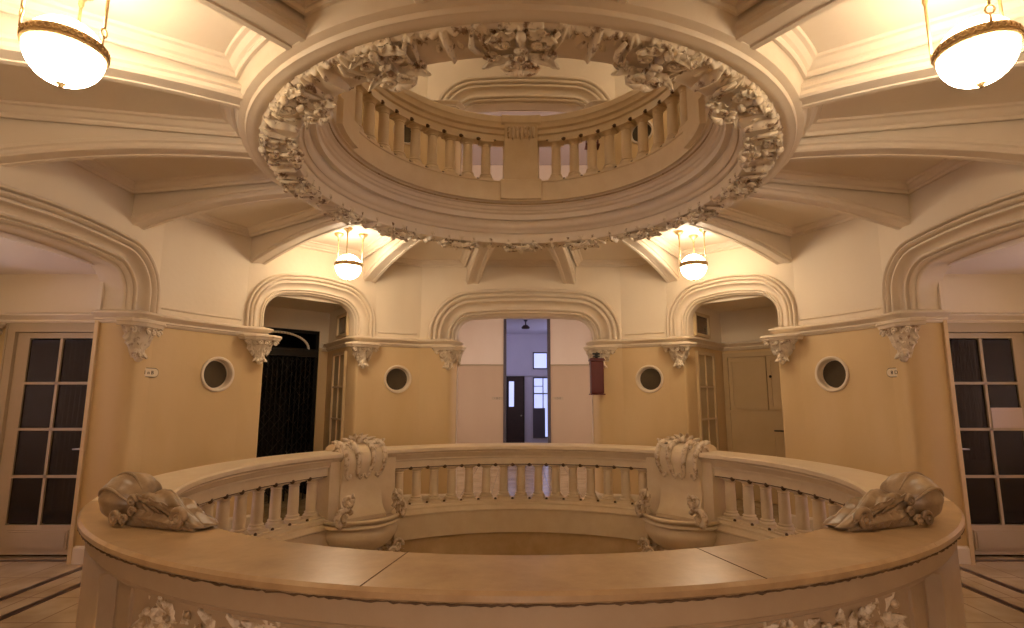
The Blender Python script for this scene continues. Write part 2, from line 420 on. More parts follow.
MB().lathe(rz([(.394, .4658), (.376, .4645), (.373, .4645), (.3715, .466), (.370, .470), (.3665, .472), (.3655, .477), (.3625, .479), (.3605, .486), (.3555, .4885), (.3555, .493), (.350, .496)])).build('well_moulding', M['mould'], ring, auto=40)
lf = MB()
# one leaf: lies across the band, root at outer edge, tip curling down at the inner edge
leaf(lf, L=.27, W=.31, lobes=3, bend=.1, curl=.7, rel=.046, nu=36, nw=21, th=.03)
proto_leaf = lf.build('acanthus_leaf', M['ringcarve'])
lf = MB(); leaf(lf, L=.27, W=.19, lobes=2, bend=.1, curl=1.2, rel=.036, nu=30, nw=17, th=.03)
volute(lf, .042, 1.5, .014, T=frame((.0, .22, .035), (0, 0, 1), (1, 0, 0), (0, 1, 0)))
lf.tube([(.03, .02, .03), (.06, .08, .05), (.055, .15, .045), (.035, .20, .04)], [.012, .018, .016, .01])
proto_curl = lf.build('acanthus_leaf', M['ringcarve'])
# mask: scallop fan, two curls and a bud hanging below
mk = MB()
leaf(mk, L=.27, W=.30, lobes=4, bend=.1, curl=.5, rel=.045, nu=34, nw=21, th=.03)
for s in (-1, 1):
    volute(mk, .05, 1.6, .017, T=frame((s*.055, .235, .085), (0, 0, 1), (s*1, 0, 0), (0, 1, 0)))
    volute(mk, .04, 1.4, .014, T=frame((s*.095, .09, .05), (0, 0, 1), (s*1, 0, 0), (0, 1, 0)))
    leaf(mk, L=.20, W=.10, lobes=3, bend=.5, curl=1.6, T=frame((s*.04, .21, .06), (0, .8, -s*.2), (s*.9, .25, .1), (0, 0, 1)), nu=18, nw=11)
    leaf(mk, L=.18, W=.09, lobes=3, bend=.5, curl=1.6, T=frame((s*.03, .03, .04), (0, .8, -s*.2), (s*.9, .1, .1), (0, 0, 1)), nu=18, nw=11)
    mk.tube([(0, .27, .10), (s*.035, .295, .10), (s*.08, .30, .085), (s*.115, .275, .07)], [.020, .024, .018, .006], 8)
mk.ball((0, .19, .075), .024, .045, .024); mk.ball((0, .125, .065), .04, .025, .022); mk.ball((0, .02, .05), .028, .03, .03); mk.ball((0, .275, .10), .024, .022, .03)
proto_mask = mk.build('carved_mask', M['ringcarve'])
def ring_place(o, a, first, lean=0, r=.4525*D, z=Zh(.4035)):
    # local +y -> inward (and slightly up), +z -> down
    sl = R_(4); inw = Vector((-sin(a), -cos(a), 0)); down = Vector((0, 0, -1))
    y = (inw*cos(sl)-down*sin(sl)); zc = (down*cos(sl)+inw*sin(sl)); x = y.cross(zc)
    if lean: x, y = x*cos(lean)-y*sin(lean), y*cos(lean)+x*sin(lean)
    c = o if first else o.copy()
    if not first: C.objects.link(c)
    c.parent = ring
    Mx = Matrix((x, y, zc)).transposed().to_4x4(); Mx.translation = Vector(pol(r, a, z)); c.matrix_world = Mx
    c.matrix_local = Mx
    return c
for k in range(16):
    a = R_(22.5*k)
    ring_place(proto_mask, a, k == 0, r=.453*D, z=Zh(.4025))
    ring_place(proto_leaf, a+R_(11.25), k == 0)
    for j, s in enumerate((-1, 1)):
        c = ring_place(proto_curl, a+R_(11.25+s*4.9), (k == 0 and j == 0), lean=s*.22)

# ------------------------------------------------------------ balusters
def baluster_mesh(h, r):
    m = MB(); q = r*1.42
    m.box(-q, q, -q, q, 0, h*.055)
    m.lathe([(0, h*.05), (r*1.40, h*.055), (r*1.5, h*.085), (r*1.4, h*.115), (r*1.18, h*.125), (r*1.14, h*.14), (r*1.28, h*.16), (r*1.2, h*.18), (r*1.04, h*.19), (r*.98, h*.175), (r*1.02, h*.4), (r*.94, h*.80), (r*.9, h*.84),
             (r*1.04, h*.85), (r*1.04, h*.865), (r*.92, h*.875), (r*.95, h*.89), (r*1.2, h*.92), (r*1.36, h*.935), (r*1.3, h*.945), (0, h*.95)], n=20)
    m.box(-q, q, -q, q, h*.94, h)
    return m
BOSS = {}
def bosses(par, phis, r, zt, zb, s=.026):
    for a in phis:
        for z in (zt, zb):
            if s not in BOSS:
                o = MB().ball((0, 0, 0), s, s*.8, s*.95, n=10, m=8).build('boss', M['darkbrown'], par); BOSS[s] = o
            else: o = BOSS[s].copy(); C.objects.link(o); o.parent = par
            o.location = pol(r, a, z); o.rotation_euler = (0, 0, -a)
            if z == zb: o.scale = (.65, .65, .65)
# lower balustrade --------------------------------------------
bal = thing('balustrade', 'round cream stone balustrade with thick coping in the middle of the floor', 'balustrade')
def sect(prof, d0, d1, name, m, n=40, auto=35, closed=True, par=None):
    return MB().lathe(prof, R_(d0), R_(d1), n=n, closed=closed).build(name, m, par or bal, auto=auto)
RAILP = [(2.60, .752), (2.60, .835), (2.572, .842), (2.572, .862), (2.56, .872), (2.548, .90), (2.522, .918), (2.522, .93), (2.50, .938), (2.484, .952), (2.484, .986), (2.496, .998), (2.893, .998), (2.905, .986), (2.905, .965),
         (2.88, .955), (2.865, .94), (2.865, .90), (2.84, .885), (2.83, .86), (2.815, .845), (2.815, .752)]
FRP = [(2.60, .60), (2.60, .835), (2.572, .842), (2.572, .862), (2.548, .90), (2.522, .918), (2.50, .95), (2.62, .958), (2.865, .958), (2.865, .868), (2.845, .862), (2.838, .852), (2.845, .842), (2.83, .834), (2.815, .826), (2.815, .812), (2.80, .806), (2.80, .60)]
PLP = [(2.53, -.075), (2.53, .19), (2.515, .20), (2.515, .215), (2.53, .225), (2.545, .245), (2.56, .252), (2.56, .275), (2.585, .285), (2.60, .296), (2.60, .314), (2.82, .314), (2.82, .29), (2.85, .27), (2.87, .25), (2.87, -.075)]
sections = [(-36.2, 36.2, 15), (55, 118, 13), (-118, -55, 13)]
bmesh_ = None; first = None
RB = 2.707
for d0, d1, n in sections:
    sect(RAILP, d0, d1, 'rail', M['stone'], n=60); sect(PLP, d0, d1, 'plinth', M['stone'], n=60)
    st = (d1-d0)/n
    for i in range(n):
        a = R_(d0+st*(i+.5))
        if first is None:
            first = baluster_mesh(.438, .055).build('baluster', M['stone'], bal, auto=40); o = first
        else: o = first.copy(); C.objects.link(o); o.parent = bal
        o.location = pol(RB, a, .314); o.rotation_euler = (0, 0, -a)
    g = MB(); bosses(bal, [R_(d0+st*i) for i in range(1, n)], RB-.095, .747, .322)
    g.tube([pol(RB-.10, R_(d0+(d1-d0)*j/90), .752) for j in range(91)], .008, 6)
    g.build('bead_row', M['darkbrown'], bal)
    for e, sg in ((d0, 1), (d1, -1)):   # half pilaster at each end
        pass
# well lining below the plinth
lin = MB().lathe([(2.575, -.02), (2.575, -.06), (2.565, -.07), (2.565, -.75), (2.50, -.78), (2.50, -.86)], n=128).build('well_lining', M['lining'], bal, auto=35)
lab(lin, 'brown mottled marble lining of the well below the plinth')
# front solid section with marble coping
cop = sect([(2.497, .950), (2.484, .962), (2.484, .987), (2.496, .999), (2.895, .999), (2.907, .987), (2.907, .968), (2.897, .957)], 143, 217, 'coping', M['marble'], n=90)
lab(cop, 'brown mottled marble coping slab at the front')
for d0, d1 in ((118, 143), (217, 242)):
    sect([(2.497, .950), (2.484, .962), (2.484, .987), (2.496, .999), (2.895, .999), (2.907, .987), (2.907, .968), (2.897, .957)], d0+.05, d1-.05, 'coping', M['marble'], n=20)
sect(FRP, 118, 242, 'parapet_fascia', M['panelstone'], n=90)
sect([(2.64, .02), (2.64, .62), (2.76, .62), (2.76, .02)], 118, 242, 'parapet_panel', M['panelstone'], n=90)
MB().lathe([(2.78, .0), (2.84, .0), (2.84, .16), (2.80, .18), (2.78, .18)], R_(118), R_(242), n=80, closed=True).build('parapet_base', M['panelstone'], bal, auto=35)
for c0, c1 in ((118, 139.6), (220.4, 242)):
    MB().lathe([(2.70, .0), (2.70, .83), (2.862, .83), (2.862, .0)], R_(c0), R_(c1), n=30, closed=True).build('end_pier', M['panelstone'], bal)
for c in (142.5, 168, 192, 217.5):
    hw = 1.6
    m = MB().lathe([(2.75, .02), (2.75, .81), (2.812, .81), (2.812, .02)], R_(c-hw), R_(c+hw), n=8, closed=True)
    m.build('pilaster', M['panelstone'], bal)
# carved relief swags in the panels
for c in (156, 180, 204):
    m = MB(); rnd = random.Random(c)
    def T0(ph, z, p): return pol(2.765+p, R_(ph), z)
    for i in range(70):
        q = i/69*2-1; ph = c+q*9.4; z = .755-.05*(1-q*q)+rnd.uniform(-.045, .03)
        p = Vector(T0(ph, z, .022)); u = Vector((sin(R_(ph)), cos(R_(ph)), 0)); t = Vector((cos(R_(ph)), -sin(R_(ph)), 0))
        an = rnd.uniform(-1.3, 1.3)+(PI if rnd.random() < .5 else 0)
        yv = t*cos(an)+Vector((0, 0, 1))*sin(an)+u*.25; xv = yv.cross(u).normalized()
        leaf(m, L=rnd.uniform(.09, .15), W=rnd.uniform(.05, .08), lobes=3, bend=.4, curl=1.2, T=frame(p, xv, yv, u), nu=14, nw=9, rel=.014)
        if i % 5 == 2: m.ball(tuple(p+u*.02), .018, .018, .018)
    m.build('relief_carving', M['carvestone'], bal)
# joints of the coping
for c in (163.3, 190.4):
    MB().lathe([(2.486, .9992), (2.486, 1.0000), (2.900, 1.0000), (2.900, .9992)], R_(c-.05), R_(c+.05), n=2, closed=True).build('coping_joint', M['darkbrown'], bal)

m = MB(); rnd = random.Random(3); pts = []  # thin ragged dark brown line along the lower outer edge of the coping
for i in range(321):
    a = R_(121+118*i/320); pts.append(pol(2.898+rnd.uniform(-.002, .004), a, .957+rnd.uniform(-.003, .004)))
m.tube(pts, [rnd.uniform(.003, .006) for _ in pts], 6).build('edge_line', M['darkbrown'], bal)
# pedestals with rolled tops ---------------------------------
def pedestal(cd, hw=5.9, roll=True):
    c = R_(cd); t = hw
    prof = [(2.87, .0), (2.87, .955), (2.90, .965), (2.90, .99), (2.87, 1.0)] if roll else [(2.76, 0), (2.76, .94), (2.6, .95)]
    if roll:
        prof += [(2.86, 1.03), (2.80, 1.065), (2.72, 1.085), (2.62, 1.075), (2.54, 1.04), (2.485, .985), (2.462, .92), (2.468, .85), (2.495, .77), (2.52, .68), (2.535, .58), (2.53, .48), (2.505, .40), (2.46, .34), (2.40, .30), (2.40, .24), (2.50, .2), (2.53, .0)]
    else:
        prof += [(2.54, .95), (2.50, .9), (2.53, .7), (2.535, .58), (2.53, .48), (2.50, .38), (2.50, .0)]
    prof = prof[::-1]
    m = MB().lathe(prof, R_(cd-hw), R_(cd+hw), n=18, closed=True)
    p = m.build('pedestal', M['stone'], bal, auto=35)
    return p
for cd in (-46.2, 46.2):
    pd = pedestal(cd); sg = 1 if cd > 0 else -1; e0, e1 = sorted((sg*36.2, sg*55))
    MB().lathe([(2.56, .0), (2.56, .80), (2.548, .90), (2.522, .918), (2.50, .938), (2.484, .952), (2.484, .986), (2.496, .998), (2.893, .998), (2.905, .986), (2.905, .965), (2.865, .94), (2.865, 0)], R_(e0), R_(e1), n=24, closed=True).build('pedestal_base', M['stone'], bal, auto=35)
    u = Vector((sin(R_(cd)), cos(R_(cd)), 0)); t = Vector((cos(R_(cd)), -sin(R_(cd)), 0)); z = Vector((0, 0, 1))
    prof = [(2.80, 1.075), (2.72, 1.10), (2.62, 1.09), (2.535, 1.055), (2.475, .995), (2.45, .92), (2.458, .85), (2.485, .78), (2.50, .73)]
    m = MB()
    for k, q in enumerate((-.225, -.07, .07, .225)):     # C-scroll straps over the roll
        pts = []
        for i, (r, zz) in enumerate(prof):
            off = (.035 if q > 0 else -.035)*sin(PI*i/8)
            pts.append(tuple(u*(r-.008)+t*((q+off)*r/2.6)+z*(zz)))
        s = 1 if q > 0 else -1
        pts2 = pts+[tuple(u*2.495+t*(q-s*.03)*.95+z*.70), tuple(u*2.49+t*(q-s*.055)*.95+z*.72), tuple(u*2.485+t*(q-s*.05)*.95+z*.75)]
        m.tube(pts2, [.014, .024, .030, .032, .032, .030, .028, .024, .020, .018, .016, .012], 8)
    for s in (-1, 1):
        volute(m, .105, 1.9, .024, T=frame(u*2.59+t*s*.27+z*.965, t, u, z))
        volute(m, .05, 1.3, .016, T=frame(u*2.50+t*s*.15+z*.80, u, t*s, z))
    m.build('scroll_strap', M['carvestone'], pd)
    m = MB()   # shell crest with side sprigs
    for an in (-1.1, -.65, -.25, .25, .65, 1.1):
        leaf(m, L=.20 if abs(an) < 1 else .25, W=.085, lobes=2, bend=.5, curl=1.4, T=frame(u*2.64+z*1.075, (t*cos(an)-z*sin(an)*.7), (t*sin(an)+z*cos(an)*.62), -u), nu=14, nw=9, rel=.014)
    for s in (-1, 1):
        leaf(m, L=.30, W=.11, lobes=4, bend=.4, curl=1.2, T=frame(u*2.62+t*s*.05+z*1.10, u, t*s, z), nu=20, nw=9, rel=.02)
        leaf(m, L=.20, W=.08, lobes=3, bend=.6, curl=1.5, T=frame(u*2.56+t*s*.06+z*1.06, z*.5+u*.5, t*s*.8-u*.5, z), nu=18, nw=9, rel=.02)
    m.ball(tuple(u*2.63+z*1.12), .035, .035, .04)
    m.build('shell_crest', M['carvestone'], pd)
for cd in (-135.8, 135.8): pedestal(cd, 7.2, False)

# planters hanging on the well side of the far pedestals -----
def planter(cd, label):
    u = Vector((sin(R_(cd)), cos(R_(cd)), 0)); t = Vector((cos(R_(cd)), -sin(R_(cd)), 0)); z = Vector((0, 0, 1))
    base = u*2.44; P = thing('stone_planter', label, 'planter', tuple(base), -R_(cd), 'shell planters on the balustrade')
    F = lambda a, b, c: (a, -b, c)     # local: x tangential, -y into the well
    def section(zz, a, b, lob=.04, n=40):
        row = []
        for i in range(n+1):
            th = PI*i/n; k = 1+lob*cos(4*(th-PI/2))
            row.append((a*cos(th)*k, -b*(sin(th)**.75)*k+.06, zz))
        return row
    rows = []
    for zz, a, b in ((.255, .36, .28), (.285, .385, .31), (.305, .42, .35), (.295, .445, .375), (.275, .445, .375), (.262, .425, .355), (.258, .395, .325), (.248, .392, .32), (.245, .415, .345), (.232, .43, .36), (.216, .43, .36), (.206, .41, .34), (.200, .38, .31), (.185, .382, .312), (.15, .405, .33), (.09, .395, .32), (.02, .355, .285), (-.035, .29, .23), (-.065, .225, .18)):
        rows.append(section(zz, a, b))
    m = MB().grid(rows); m.build('bowl', M['stone'], P, auto=60)
    m = MB().grid([section(-.06, .235, .19), section(-.075, .26, .21), section(-.095, .26, .21), section(-.105, .22, .18), section(-.14, .16, .13), section(-.16, .01, .01)]); m.build('foot', M['carvestone'], P, auto=50)
    MB().grid([section(.262, .37, .29), section(.262, .01, .01)]).build('basin_floor', M['panelstone'], P)
    for s in (-1, 1):
        m = MB(); pts = []; rr = []
        for i in range(26):      # S-shaped scroll handle
            v = i/25
            if v < .55: a = PI*1.25*(v/.55)-PI*.35; x, zc = .335+.085*cos(a), .335+.085*sin(a)
            else: a = (v-.55)/.45*PI*1.9; x, zc = .315-.065*sin(a)*(1-.5*(v-.55)/.45), .45+.02-.065*cos(a)*(1-.5*(v-.55)/.45)+.03
            pts.append((s*x, -.16-.03*v, zc)); rr.append(.036*(1-.35*v))
        m.tube(pts, rr, 10)
        leaf(m, L=.2, W=.10, lobes=3, bend=.8, curl=2, T=frame((s*.36, -.17, .26), (0, 1, 0), (0, 0, 1), (s*1, 0, 0)), nu=16, nw=9)
        leaf(m, L=.15, W=.09, lobes=3, bend=.6, curl=1.5, T=frame((s*.33, -.2, .45), (0, 1, 0), (-s*.5, 0, .9), (s*.9, 0, .5)), nu=16, nw=9)
        m.ball((s*.315, -.19, .485), .03)
        m.build('handle', M['carvestone'], P)
        m = MB()
        for q, L in ((.0, .30), (.5, .26), (-.5, .26), (1.0, .2)):
            leaf(m, L=L, W=.13, lobes=4, bend=.9, curl=2.2, T=frame((s*.18, -.10, -.02), (0, cos(q), sin(q)), (s*cos(q*.5), 0, -.35-.3*q), (s*.3, -.8, -.3)), nu=20, nw=11, rel=.03)
        volute(m, .08, 1.6, .022, T=frame((s*.36, -.13, -.07), (0, 1, 0), (s*1, 0, 0), (0, 0, 1)))
        volute(m, .055, 1.5, .018, T=frame((s*.25, -.2, -.10), (0, 1, 0), (s*1, 0, 0), (0, 0, 1)))
        m.build('acanthus_bracket', M['carvestone'], P)
    return P
planter(-46.2, 'carved stone shell planter with scroll handles on the left far pedestal')
planter(46.2, 'carved stone shell planter with scroll handles on the right far pedestal')

# helmet-shaped scroll ornaments on the near coping ----------
def helmet(s, label):
    # local frame: x along the rail towards the front (tail side), y outward from the well
    a = R_(s*134.5); o = Vector(pol(2.695, a, 1.0))
    P = thing('scroll_ornament', label, 'ornament', tuple(o))
    hx = Vector((-s*.93, -.36, 0)).normalized()      # tail direction, towards the picture centre and the camera
    ou = Vector((hx.y, -hx.x, 0))*(-1 if s > 0 else 1)
    if ou.dot(Vector((0, -1, 0))) < 0: ou = -ou       # side facing the camera
    z = Vector((0, 0, 1)); T = lambda x, y, zz: tuple(hx*x+ou*y+z*zz)
    m = MB(); rows = []
    def dome(th, ph, k=1.0):     # th along the tail axis, ph around it
        r = k*(1+.018*cos(ph*12)*sin(th)); x = -.045-cos(th)*.132*r
        return x, sin(th)*cos(ph)*.135*r, max(.006, .108+sin(th)*sin(ph)*.122*r+.012*cos(th))
    for i in range(29):
        rows.append([T(*dome(PI*i/28, 2*PI*k/56)) for k in range(56)])
    m.grid(rows, cv=True); m.build('rolled_shell', M['knob'], P)
    m = MB()                      # raised lip sweeping across the shell from the tail up to its crown and down
    pts = []
    for i in range(33):
        v = i/32; th = .35+2.3*v; ph = -.25+.75*sin(PI*v*.9)
        pts.append(T(*dome(th, ph, 1.02)))
    m.tube(pts, [.003+.006*sin(PI*i/32) for i in range(33)], 8)
    pts = [T(*dome(.5+2.1*i/24, 1.15+.25*sin(PI*i/24), 1.01)) for i in range(25)]
    m.tube(pts, [.002+.006*sin(PI*i/24) for i in range(25)], 8)
    m.build('shell_lip', M['knob'], P)
    m = MB()
    volute(m, .034, 1.5, .013, T=lambda a_, b, c: T(.045+b, .135+a_, .038+c))
    volute(m, .026, 1.4, .010, T=lambda a_, b, c: T(.10+b, .13+a_, .033+c))
    volute(m, .030, 1.4, .011, T=lambda a_, b, c: T(.105+b, .10+a_, .115+c))
    volute(m, .024, 1.4, .009, T=lambda a_, b, c: T(.13+b, .115+a_, .07+c))
    m.build('volute', M['knob'], P)
    m = MB(); n = 44; rows = []
    for i in range(n+1):          # acanthus tail: a long lobed hump that sinks and curls under at its end
        u = i/n; x = .06+.43*u; h = (.105+.04*sin(PI*min(1, u*1.5)))*(1-u**2.4)+.016; w = .095*(1-.30*u**2)*(.9+.12*abs(sin(PI*5*u)))
        row = []
        for k in range(41):
            ph = PI*k/40; q = cos(ph); rb = 1+.075*sin(ph*11+u*13)*min(1, 4*sin(ph))
            row.append(T(x+.03*sin(5*ph+u*3), w*q*rb, max(.002, h*sin(ph)**.6*rb)))
        rows.append(row+[T(x, 0, .001)])
    m.grid(rows, cv=True, caps=True); m.build('acanthus_tail', M['knob'], P)
    m = MB()
    volute(m, .05, 1.7, .016, T=lambda a_, b, c: T(.40+b, .085+a_, .052+c), flip=1)
    for q in (.10, .19, .28):     # overlapping leaf lobes lying on the side facing out
        leaf(m, L=.20, W=.085, lobes=3, bend=.35, curl=.6, T=frame(T(q, .085, .135-.16*(q-.10)), (z*.8+ou*.5), hx*.95-z*.32, (ou*.8-z*.2+z*.5)), nu=20, nw=9, rel=.016)
    leaf(m, L=.30, W=.08, lobes=5, bend=.3, curl=.5, T=frame(T(.11, .10, .05), z, hx*.98-z*.05, ou), nu=26, nw=9, rel=.016)
    m.build('acanthus_leaf', M['knob'], P)
    return P
helmet(-1, 'brown stone rolled shell ornament lying on the left of the near coping')
helmet(1, 'brown stone rolled shell ornament lying on the right of the near coping')

# ------------------------------------------------------------ upper balustrade
ub = thing('balustrade', 'upper floor round stone balustrade seen through the ceiling opening', 'balustrade', (0, 0, 0))
r0 = .345*D
upl = [(r0, Zh(.497)), (r0, Zh(.545)), (r0-.01, Zh(.547)), (r0-.01, Zh(.549)), (r0+.19, Zh(.549)), (r0+.19, Zh(.497))]
url = [(r0+.02, Zh(.661)), (r0+.02, Zh(.675)), (r0, Zh(.678)), (r0-.005, Zh(.688)), (r0-.03, Zh(.692)), (r0-.035, Zh(.702)), (r0-.05, Zh(.706)), (r0-.05, Zh(.720)), (r0-.04, Zh(.7225)), (r0+.24, Zh(.7225)), (r0+.24, Zh(.70)), (r0+.19, Zh(.69)), (r0+.19, Zh(.661))]
MB().lathe(upl, n=128, closed=True).build('plinth', M['stone'], ub, auto=35)
MB().lathe(url, n=128, closed=True).build('rail', M['stone'], ub, auto=35)
for c in (0, 90, 180, 270):
    p = MB(); hw = math.degrees(.205/r0); hw2 = math.degrees(.25/r0)
    p.lathe([(r0-.02, Zh(.548)), (r0-.02, Zh(.664)), (r0+.2, Zh(.664)), (r0+.2, Zh(.548))], R_(c-hw), R_(c+hw), n=10, closed=True)
    p.lathe([(r0-.055, Zh(.500)), (r0-.055, Zh(.548)), (r0-.035, Zh(.552)), (r0+.2, Zh(.552)), (r0+.2, Zh(.5))], R_(c-hw2), R_(c+hw2), n=10, closed=True)
    p.lathe([(r0-.06, Zh(.70)), (r0-.075, Zh(.704)), (r0-.075, Zh(.7215)), (r0-.06, Zh(.7245)), (r0+.25, Zh(.7245)), (r0+.25, Zh(.70))], R_(c-hw2), R_(c+hw2), n=10, closed=True)
    p.lathe([(r0-.01, Zh(.66)), (r0-.03, Zh(.672)), (r0-.045, Zh(.69)), (r0-.06, Zh(.70)), (r0+.2, Zh(.70)), (r0+.2, Zh(.66))], R_(c-hw), R_(c+hw), n=10, closed=True)
    po = p.build('pedestal', M['stone'], ub, auto=35)
    m = MB()
    for i in range(7):
        a = R_(c)+(i-3)*.052/r0; m.tube([pol(r0-.035, a, Zh(.700)), pol(r0-.04, a, Zh(.688)), pol(r0-.028, a, Zh(.672)), pol(r0-.026, a, Zh(.664-.004*(i % 2)))], [.012, .022, .018, .008], 8)
    m.build('carved_frieze', M['carvestone'], po)
fb = None; ang = []
for s0, s1 in ((0, 90), (90, 180), (180, 270), (270, 360)):
    n = round((s1-s0-2*10.5)/8.1)+1; a0, a1 = s0+14.6, s1-14.6
    n = 9
    for i in range(n): ang.append(a0+(a1-a0)*i/(n-1))
    g = MB(); st = (a1-a0)/(n-1); bosses(ub, [R_(a0+st*(i-.5)) for i in range(1, n)], r0+.015, Zh(.6595), Zh(.5515), .024)
    g.tube([pol(r0+.012, R_(a0-st*.5+(a1-a0+st)*j/60), Zh(.6605)) for j in range(61)], .007, 6)
    g.build('bead_row', M['darkbrown'], ub)
for i, d in enumerate(ang):
    if fb is None: fb = baluster_mesh((.661-.549)*D, .058).build('baluster', M['stone'], ub, auto=40); o = fb
    else: o = fb.copy(); C.objects.link(o); o.parent = ub
    o.location = pol(r0+.085, R_(d), Zh(.549)); o.rotation_euler = (0, 0, -R_(d))

# ------------------------------------------------------------ corbels
def corbel_proto():
    P = thing('corbel', 'x', 'corbel')
    m = MB(); m.plan([(-.24, 0), (-.20, -.10), (-.10, -.155), (.10, -.155), (.20, -.10), (.24, 0)], [(0, -.05), (.02, -.045), (.03, -.02), (.045, -.01), (.045, .01), (.02, .02), (0, .02)], side=1)
    m.add([(-.24, 0, .02), (-.20, -.10, .02), (-.10, -.155, .02), (.10, -.155, .02), (.20, -.10, .02), (.24, 0, .02)], [[0, 1, 2, 3, 4, 5]])
    m.build('abacus', M['mould'], P)
    m = MB(); rows = []
    for zz, a, b in ((-.04, .20, .14), (-.10, .15, .12), (-.18, .10, .09), (-.26, .065, .065), (-.32, .03, .03)):
        rows.append([(a*cos(PI*i/16), -b*sin(PI*i/16), zz) for i in range(17)])
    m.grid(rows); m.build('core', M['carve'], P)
    for x, L, W, an in ((0, .25, .14, 0), (-.13, .20, .13, -.5), (.13, .20, .13, .5)):
        m = MB(); leaf(m, L=L, W=W, lobes=3, bend=.2, curl=1.9, T=frame((x, -.125+abs(x)*.35, -.045), (cos(an), sin(an), 0), (-sin(an)*.45, .25, -1), (sin(an), -cos(an), 0)), nu=22, nw=13, rel=.028)
        for s in (-1, 1): volute(m, .034, 1.5, .012, T=frame((x+s*.04, -.15+abs(x)*.3, -.085), (0, 1, 0), (s*1, 0, 0), (0, 0, 1)), n=18)
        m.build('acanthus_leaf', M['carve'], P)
    m = MB()
    for q in range(5):
        an = (q-2)*.62; leaf(m, L=.10, W=.06, lobes=2, bend=.9, curl=2, T=frame((.045*sin(an), -.045-.03*cos(an), -.235), (cos(an), sin(an), 0), (sin(an)*.45, -.35*cos(an), -.9), (sin(an), -cos(an), .1)), nu=12, nw=7)
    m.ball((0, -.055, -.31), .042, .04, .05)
    m.build('bud', M['carve'], P); return P
cor = corbel_proto(); used = [False]
def place_corbel(b, side, label, q=None, p=0, rot=0, z0=0):
    qq = b.x0+side*(b.w+b.width*(.30 if b.depth < .3 else .22)) if q is None else q; p = p if b.depth < .3 else p-.05
    x, y, z = b.P(qq, p, 2.385)
    rz_ = -b.a+rot
    if not used[0]:
        cor.location = (x, y, z); cor.rotation_euler = (0, 0, rz_); cor['label'] = label; used[0] = True; cor['group'] = 'carved corbels under the arches'; return cor
    return dup(cor, (x, y, z), rz_, label, 'carved corbels under the arches')
nm = {0: 'central doorway arch', 1: 'right niche arch over the cupboard', 7: 'left niche arch over the lift gate', 2: 'far right corridor arch', 6: 'far left corridor arch'}
place_corbel(BAYS[0], -1, 'acanthus corbel under the left foot of the central doorway arch')
place_corbel(BAYS[0], 1, 'acanthus corbel above the red box, right foot of the central doorway arch')
place_corbel(BAYS[1], -1, 'acanthus corbel under the left foot of the cupboard niche arch')
place_corbel(BAYS[1], 1, 'acanthus corbel under the right foot of the cupboard niche arch')
place_corbel(BAYS[7], -1, 'acanthus corbel at the left edge of the black lift gate')
place_corbel(BAYS[7], 1, 'acanthus corbel at the right foot of the lift gate niche arch')
def big(o): o.scale = (1.15, 1.1, 1.15)
for sgn, lb in ((-1, 'small corbel on the inner jamb left of the passage hall'), (1, 'small corbel on the inner jamb above the red box')):
    o = dup(cor, (.06+sgn*1.10, BAYS[0].d+.30, 2.385), sgn*PI/2*-1, lb, 'carved corbels under the arches', sc=(.6, .6, .8))
big(place_corbel(BAYS[2], -1, 'large acanthus corbel beside the far right glazed door'))
big(place_corbel(BAYS[6], 1, 'large acanthus corbel just right of the far left glazed door'))

# ------------------------------------------------------------ floor slab, rails of dark marble
def in_well(): pass
fl = MB()
rows = []
N = 128
for i in range(N):
    a = 2*PI*i/N; k = 1/max(abs(sin(a)), abs(cos(a)))
    rows.append([pol(2.56, a, -.02), pol(2.56, a, 0), pol(4.0, a, 0), (sin(a)*k*5.6, cos(a)*k*5.6, 0)])
fl.grid(rows, cu=True, sm=False)
X0, X1, Y0, Y1 = -8.6, 8.6, -10.2, 16.6
fl.box(-8.6, -5.6, -5.6, 5.6, -.1, 0); fl.box(5.6, 8.6, -5.6, 5.6, -.1, 0)
fl.box(-8.6, 8.6, 5.6, 16.6, -.1, 0); fl.box(-8.6, 8.6, -10.2, -5.6, -.1, 0)
struct(fl.build('floor', M['floor']))
uf = MB(); rows = []
for i in range(N):
    a = 2*PI*i/N; rows.append([pol(.350*D+.02, a, Zh(.49)), pol(.350*D+.02, a, Zh(.511)), pol(RW+.6, a, Zh(.511)), pol(RW+.6, a, Zh(.49))])
uf.grid(rows, cu=True, cv=True, sm=False)
struct(uf.build('floor_upper', M['floor']))
st = MB()
for s in (-1, 1):
    for x in (.881*D, .805*D):
        y1 = math.sqrt(max(0, (RW-.02)**2-x*x)) if x < RW-.1 else 1.19
        y1 = 1.13 if x > 4.1 else y1
        st.box(min(s*(x-.035), s*(x+.035)), max(s*(x-.035), s*(x+.035)), -y1, y1, 0, .003)
    st.box(min(s*4.35, s*5.6), max(s*4.35, s*5.6), 1.0, 1.05, 0, .0032)
struct(st.build('trim_1', M['darkstrip']))

